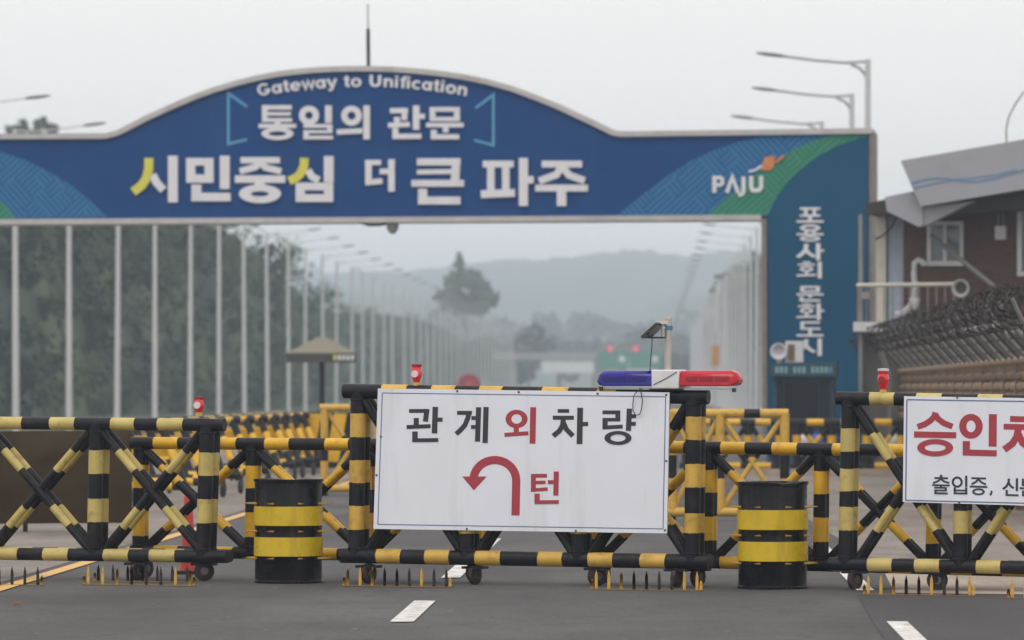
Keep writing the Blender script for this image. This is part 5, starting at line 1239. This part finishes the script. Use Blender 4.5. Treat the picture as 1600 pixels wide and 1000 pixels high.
tree('smaller bushy tree in the haze, left of the green road signs', 826, 1050, 505, 795, 860, 545, [(815, 530, 22, 18), (835, 524, 22, 18), (850, 540, 16, 14), (800, 545, 16, 14)], 500)
tree('leafy treetop above the gateway beam near the left edge, left of its pair', 32, 560, 184, 10, 50, 215, [(32, 198, 15, 13), (20, 208, 16, 16), (42, 212, 16, 16)], 900, 'treetops above the gateway')
tree('leafy treetop above the gateway beam near the left edge, right of its pair', 66, 560, 183, 45, 95, 215, [(64, 197, 17, 13), (82, 204, 13, 11), (60, 212, 22, 16)], 900, 'treetops above the gateway')
# low growth and trees filling the valley between the lamp rows
crowns = []
for x in np.arange(610, 1130, 7.0):
    for D, ya, yb2 in ((1150, 548, 600), (1500, 528, 560), (2000, 498, 530)):
        if D == 1150 and 835 < x < 1040: continue
        yt = ya + 9 * math.sin(x * 0.031 + D) + 6 * math.sin(x * 0.083 + D * 0.3) + rng.uniform(-5, 5)
        zt = max(2.0, EYE + (HZ - yt) * D / F); xx = (x + rng.uniform(-4, 4) - 800) * D / F
        r = rng.uniform(9, 17) * D / F
        for j in range(3): crowns.append((xx + rng.uniform(-1, 1) * r, D + rng.uniform(-25, 25), max(1.0, zt - r * (0.7 + 1.1 * j)), r, r, r * 0.8, 90))
lw = leaf_mesh('wood', crowns, 1.7, 0, 'leaves'); tag(lw, 'low hazy trees filling the valley at the far end of the road', 'woodland', kind='stuff')
# far hills
ridge = [(-200, 470), (200, 455), (420, 440), (560, 437), (640, 433), (700, 424), (760, 416), (850, 416), (900, 408), (935, 402), (1000, 402), (1035, 410), (1070, 412), (1110, 402), (1150, 398), (1200, 400), (1400, 415), (1700, 430), (2000, 440)]
rx_ = np.array([p[0] for p in ridge]); ry_ = np.array([p[1] for p in ridge])
mb = MB(); NX, NY = 420, 44; vs = []
for j in range(NY):
    f = j / (NY - 1); D = 2100 + 2200 * f
    for i in range(NX):
        x = -200 + 2200 * i / (NX - 1); Dr = 3800.0
        zr = EYE + (HZ - np.interp(x, rx_, ry_)) * Dr / F; X = (x - 800) * Dr / F
        p = math.sin(min(1.0, (D - 2100) / 1700) * math.pi / 2) ** 1.4 if D < 3800 else max(0, 1 - (D - 3800) / 520)
        nz = noise.noise(Vector((X * 0.014, D * 0.006, 0))) * 4.0 + noise.noise(Vector((X * 0.06, D * 0.02, 3))) * 3.6 + noise.noise(Vector((X * 0.17, D * 0.06, 7))) * 2.4
        vs.append((X, D, zr * p + nz * min(1, p * 2) - 0.015))
fs = [(j * NX + i, j * NX + i + 1, (j + 1) * NX + i + 1, (j + 1) * NX + i) for j in range(NY - 1) for i in range(NX - 1)]
mb.add(vs, fs, 'leaves_hill', False); struct('hills', mb)

crowns = []
for x in np.arange(380, 1240, 5.0):
    yt = np.interp(x, rx_, ry_); r = rng.uniform(4, 9) * 3800 / F
    for k in range(2):
        D = 3790 - k * 160 - rng.uniform(0, 80)
        crowns.append(((x + rng.uniform(-3, 3) - 800) * 3800 / F, D, EYE + (HZ - yt - k * 8) * 3800 / F - r * rng.uniform(0.4, 1.3), r, r, r * 0.9, 60))
rl_ = leaf_mesh('wood', crowns, 2.2, 0, 'leaves_hill'); tag(rl_, 'pale blue line of trees along the ridge of the far hills', 'woodland', kind='stuff')
# a nearer, lower ridge in front of the far hills
ridge2 = [(300, 440), (520, 452), (640, 470), (720, 492), (800, 512), (870, 520), (950, 505), (1020, 482), (1090, 462), (1180, 440), (1400, 430)]
r2x = np.array([p[0] for p in ridge2]); r2y = np.array([p[1] for p in ridge2]); mb = MB(); vs = []; NX, NY = 180, 14
for j in range(NY):
    D = 2150 + 700 * j / (NY - 1)
    for i in range(NX):
        x = 300 + 1100 * i / (NX - 1); zr = EYE + (HZ - np.interp(x, r2x, r2y)) * 2550 / F; X = (x - 800) * 2550 / F
        p = math.sin(min(1.0, (D - 2150) / 400) * math.pi / 2) if D < 2550 else max(0, 1 - (D - 2550) / 320)
        nz = noise.noise(Vector((X * 0.05, D * 0.03, 1))) * 2.6 + noise.noise(Vector((X * 0.16, D * 0.06, 5))) * 2.0
        vs.append((X, D, zr * p + nz * p - 0.012))
mb.add(vs, [(j * NX + i, j * NX + i + 1, (j + 1) * NX + i + 1, (j + 1) * NX + i) for j in range(NY - 1) for i in range(NX - 1)], 'leaves_hill'); struct('hills', mb)

# ------------------------------------------------------------------ haze
mh = bpy.data.materials.new('haze'); mh.use_nodes = True; t = mh.node_tree; t.nodes.clear()
ov = t.nodes.new('ShaderNodeOutputMaterial'); pv = t.nodes.new('ShaderNodeVolumePrincipled')
pv.inputs['Color'].default_value = (0.75, 0.87, 1.0, 1); pv.inputs['Density'].default_value = 0.00045; pv.inputs['Anisotropy'].default_value = 0.1
t.links.new(pv.outputs[0], ov.inputs['Volume'])
me = bpy.data.meshes.new('haze'); bm = bmesh.new(); bmesh.ops.create_cube(bm, size=1.0); bm.to_mesh(me); bm.free()
hz = bpy.data.objects.new('haze', me); C.objects.link(hz); me.materials.append(mh)
hz.scale = (3600, 5400, 100); hz.location = (0, 2600, 100 / 2 - 1.2); hz['kind'] = 'stuff'; hz['label'] = 'pale summer haze over the road'; hz['category'] = 'haze'
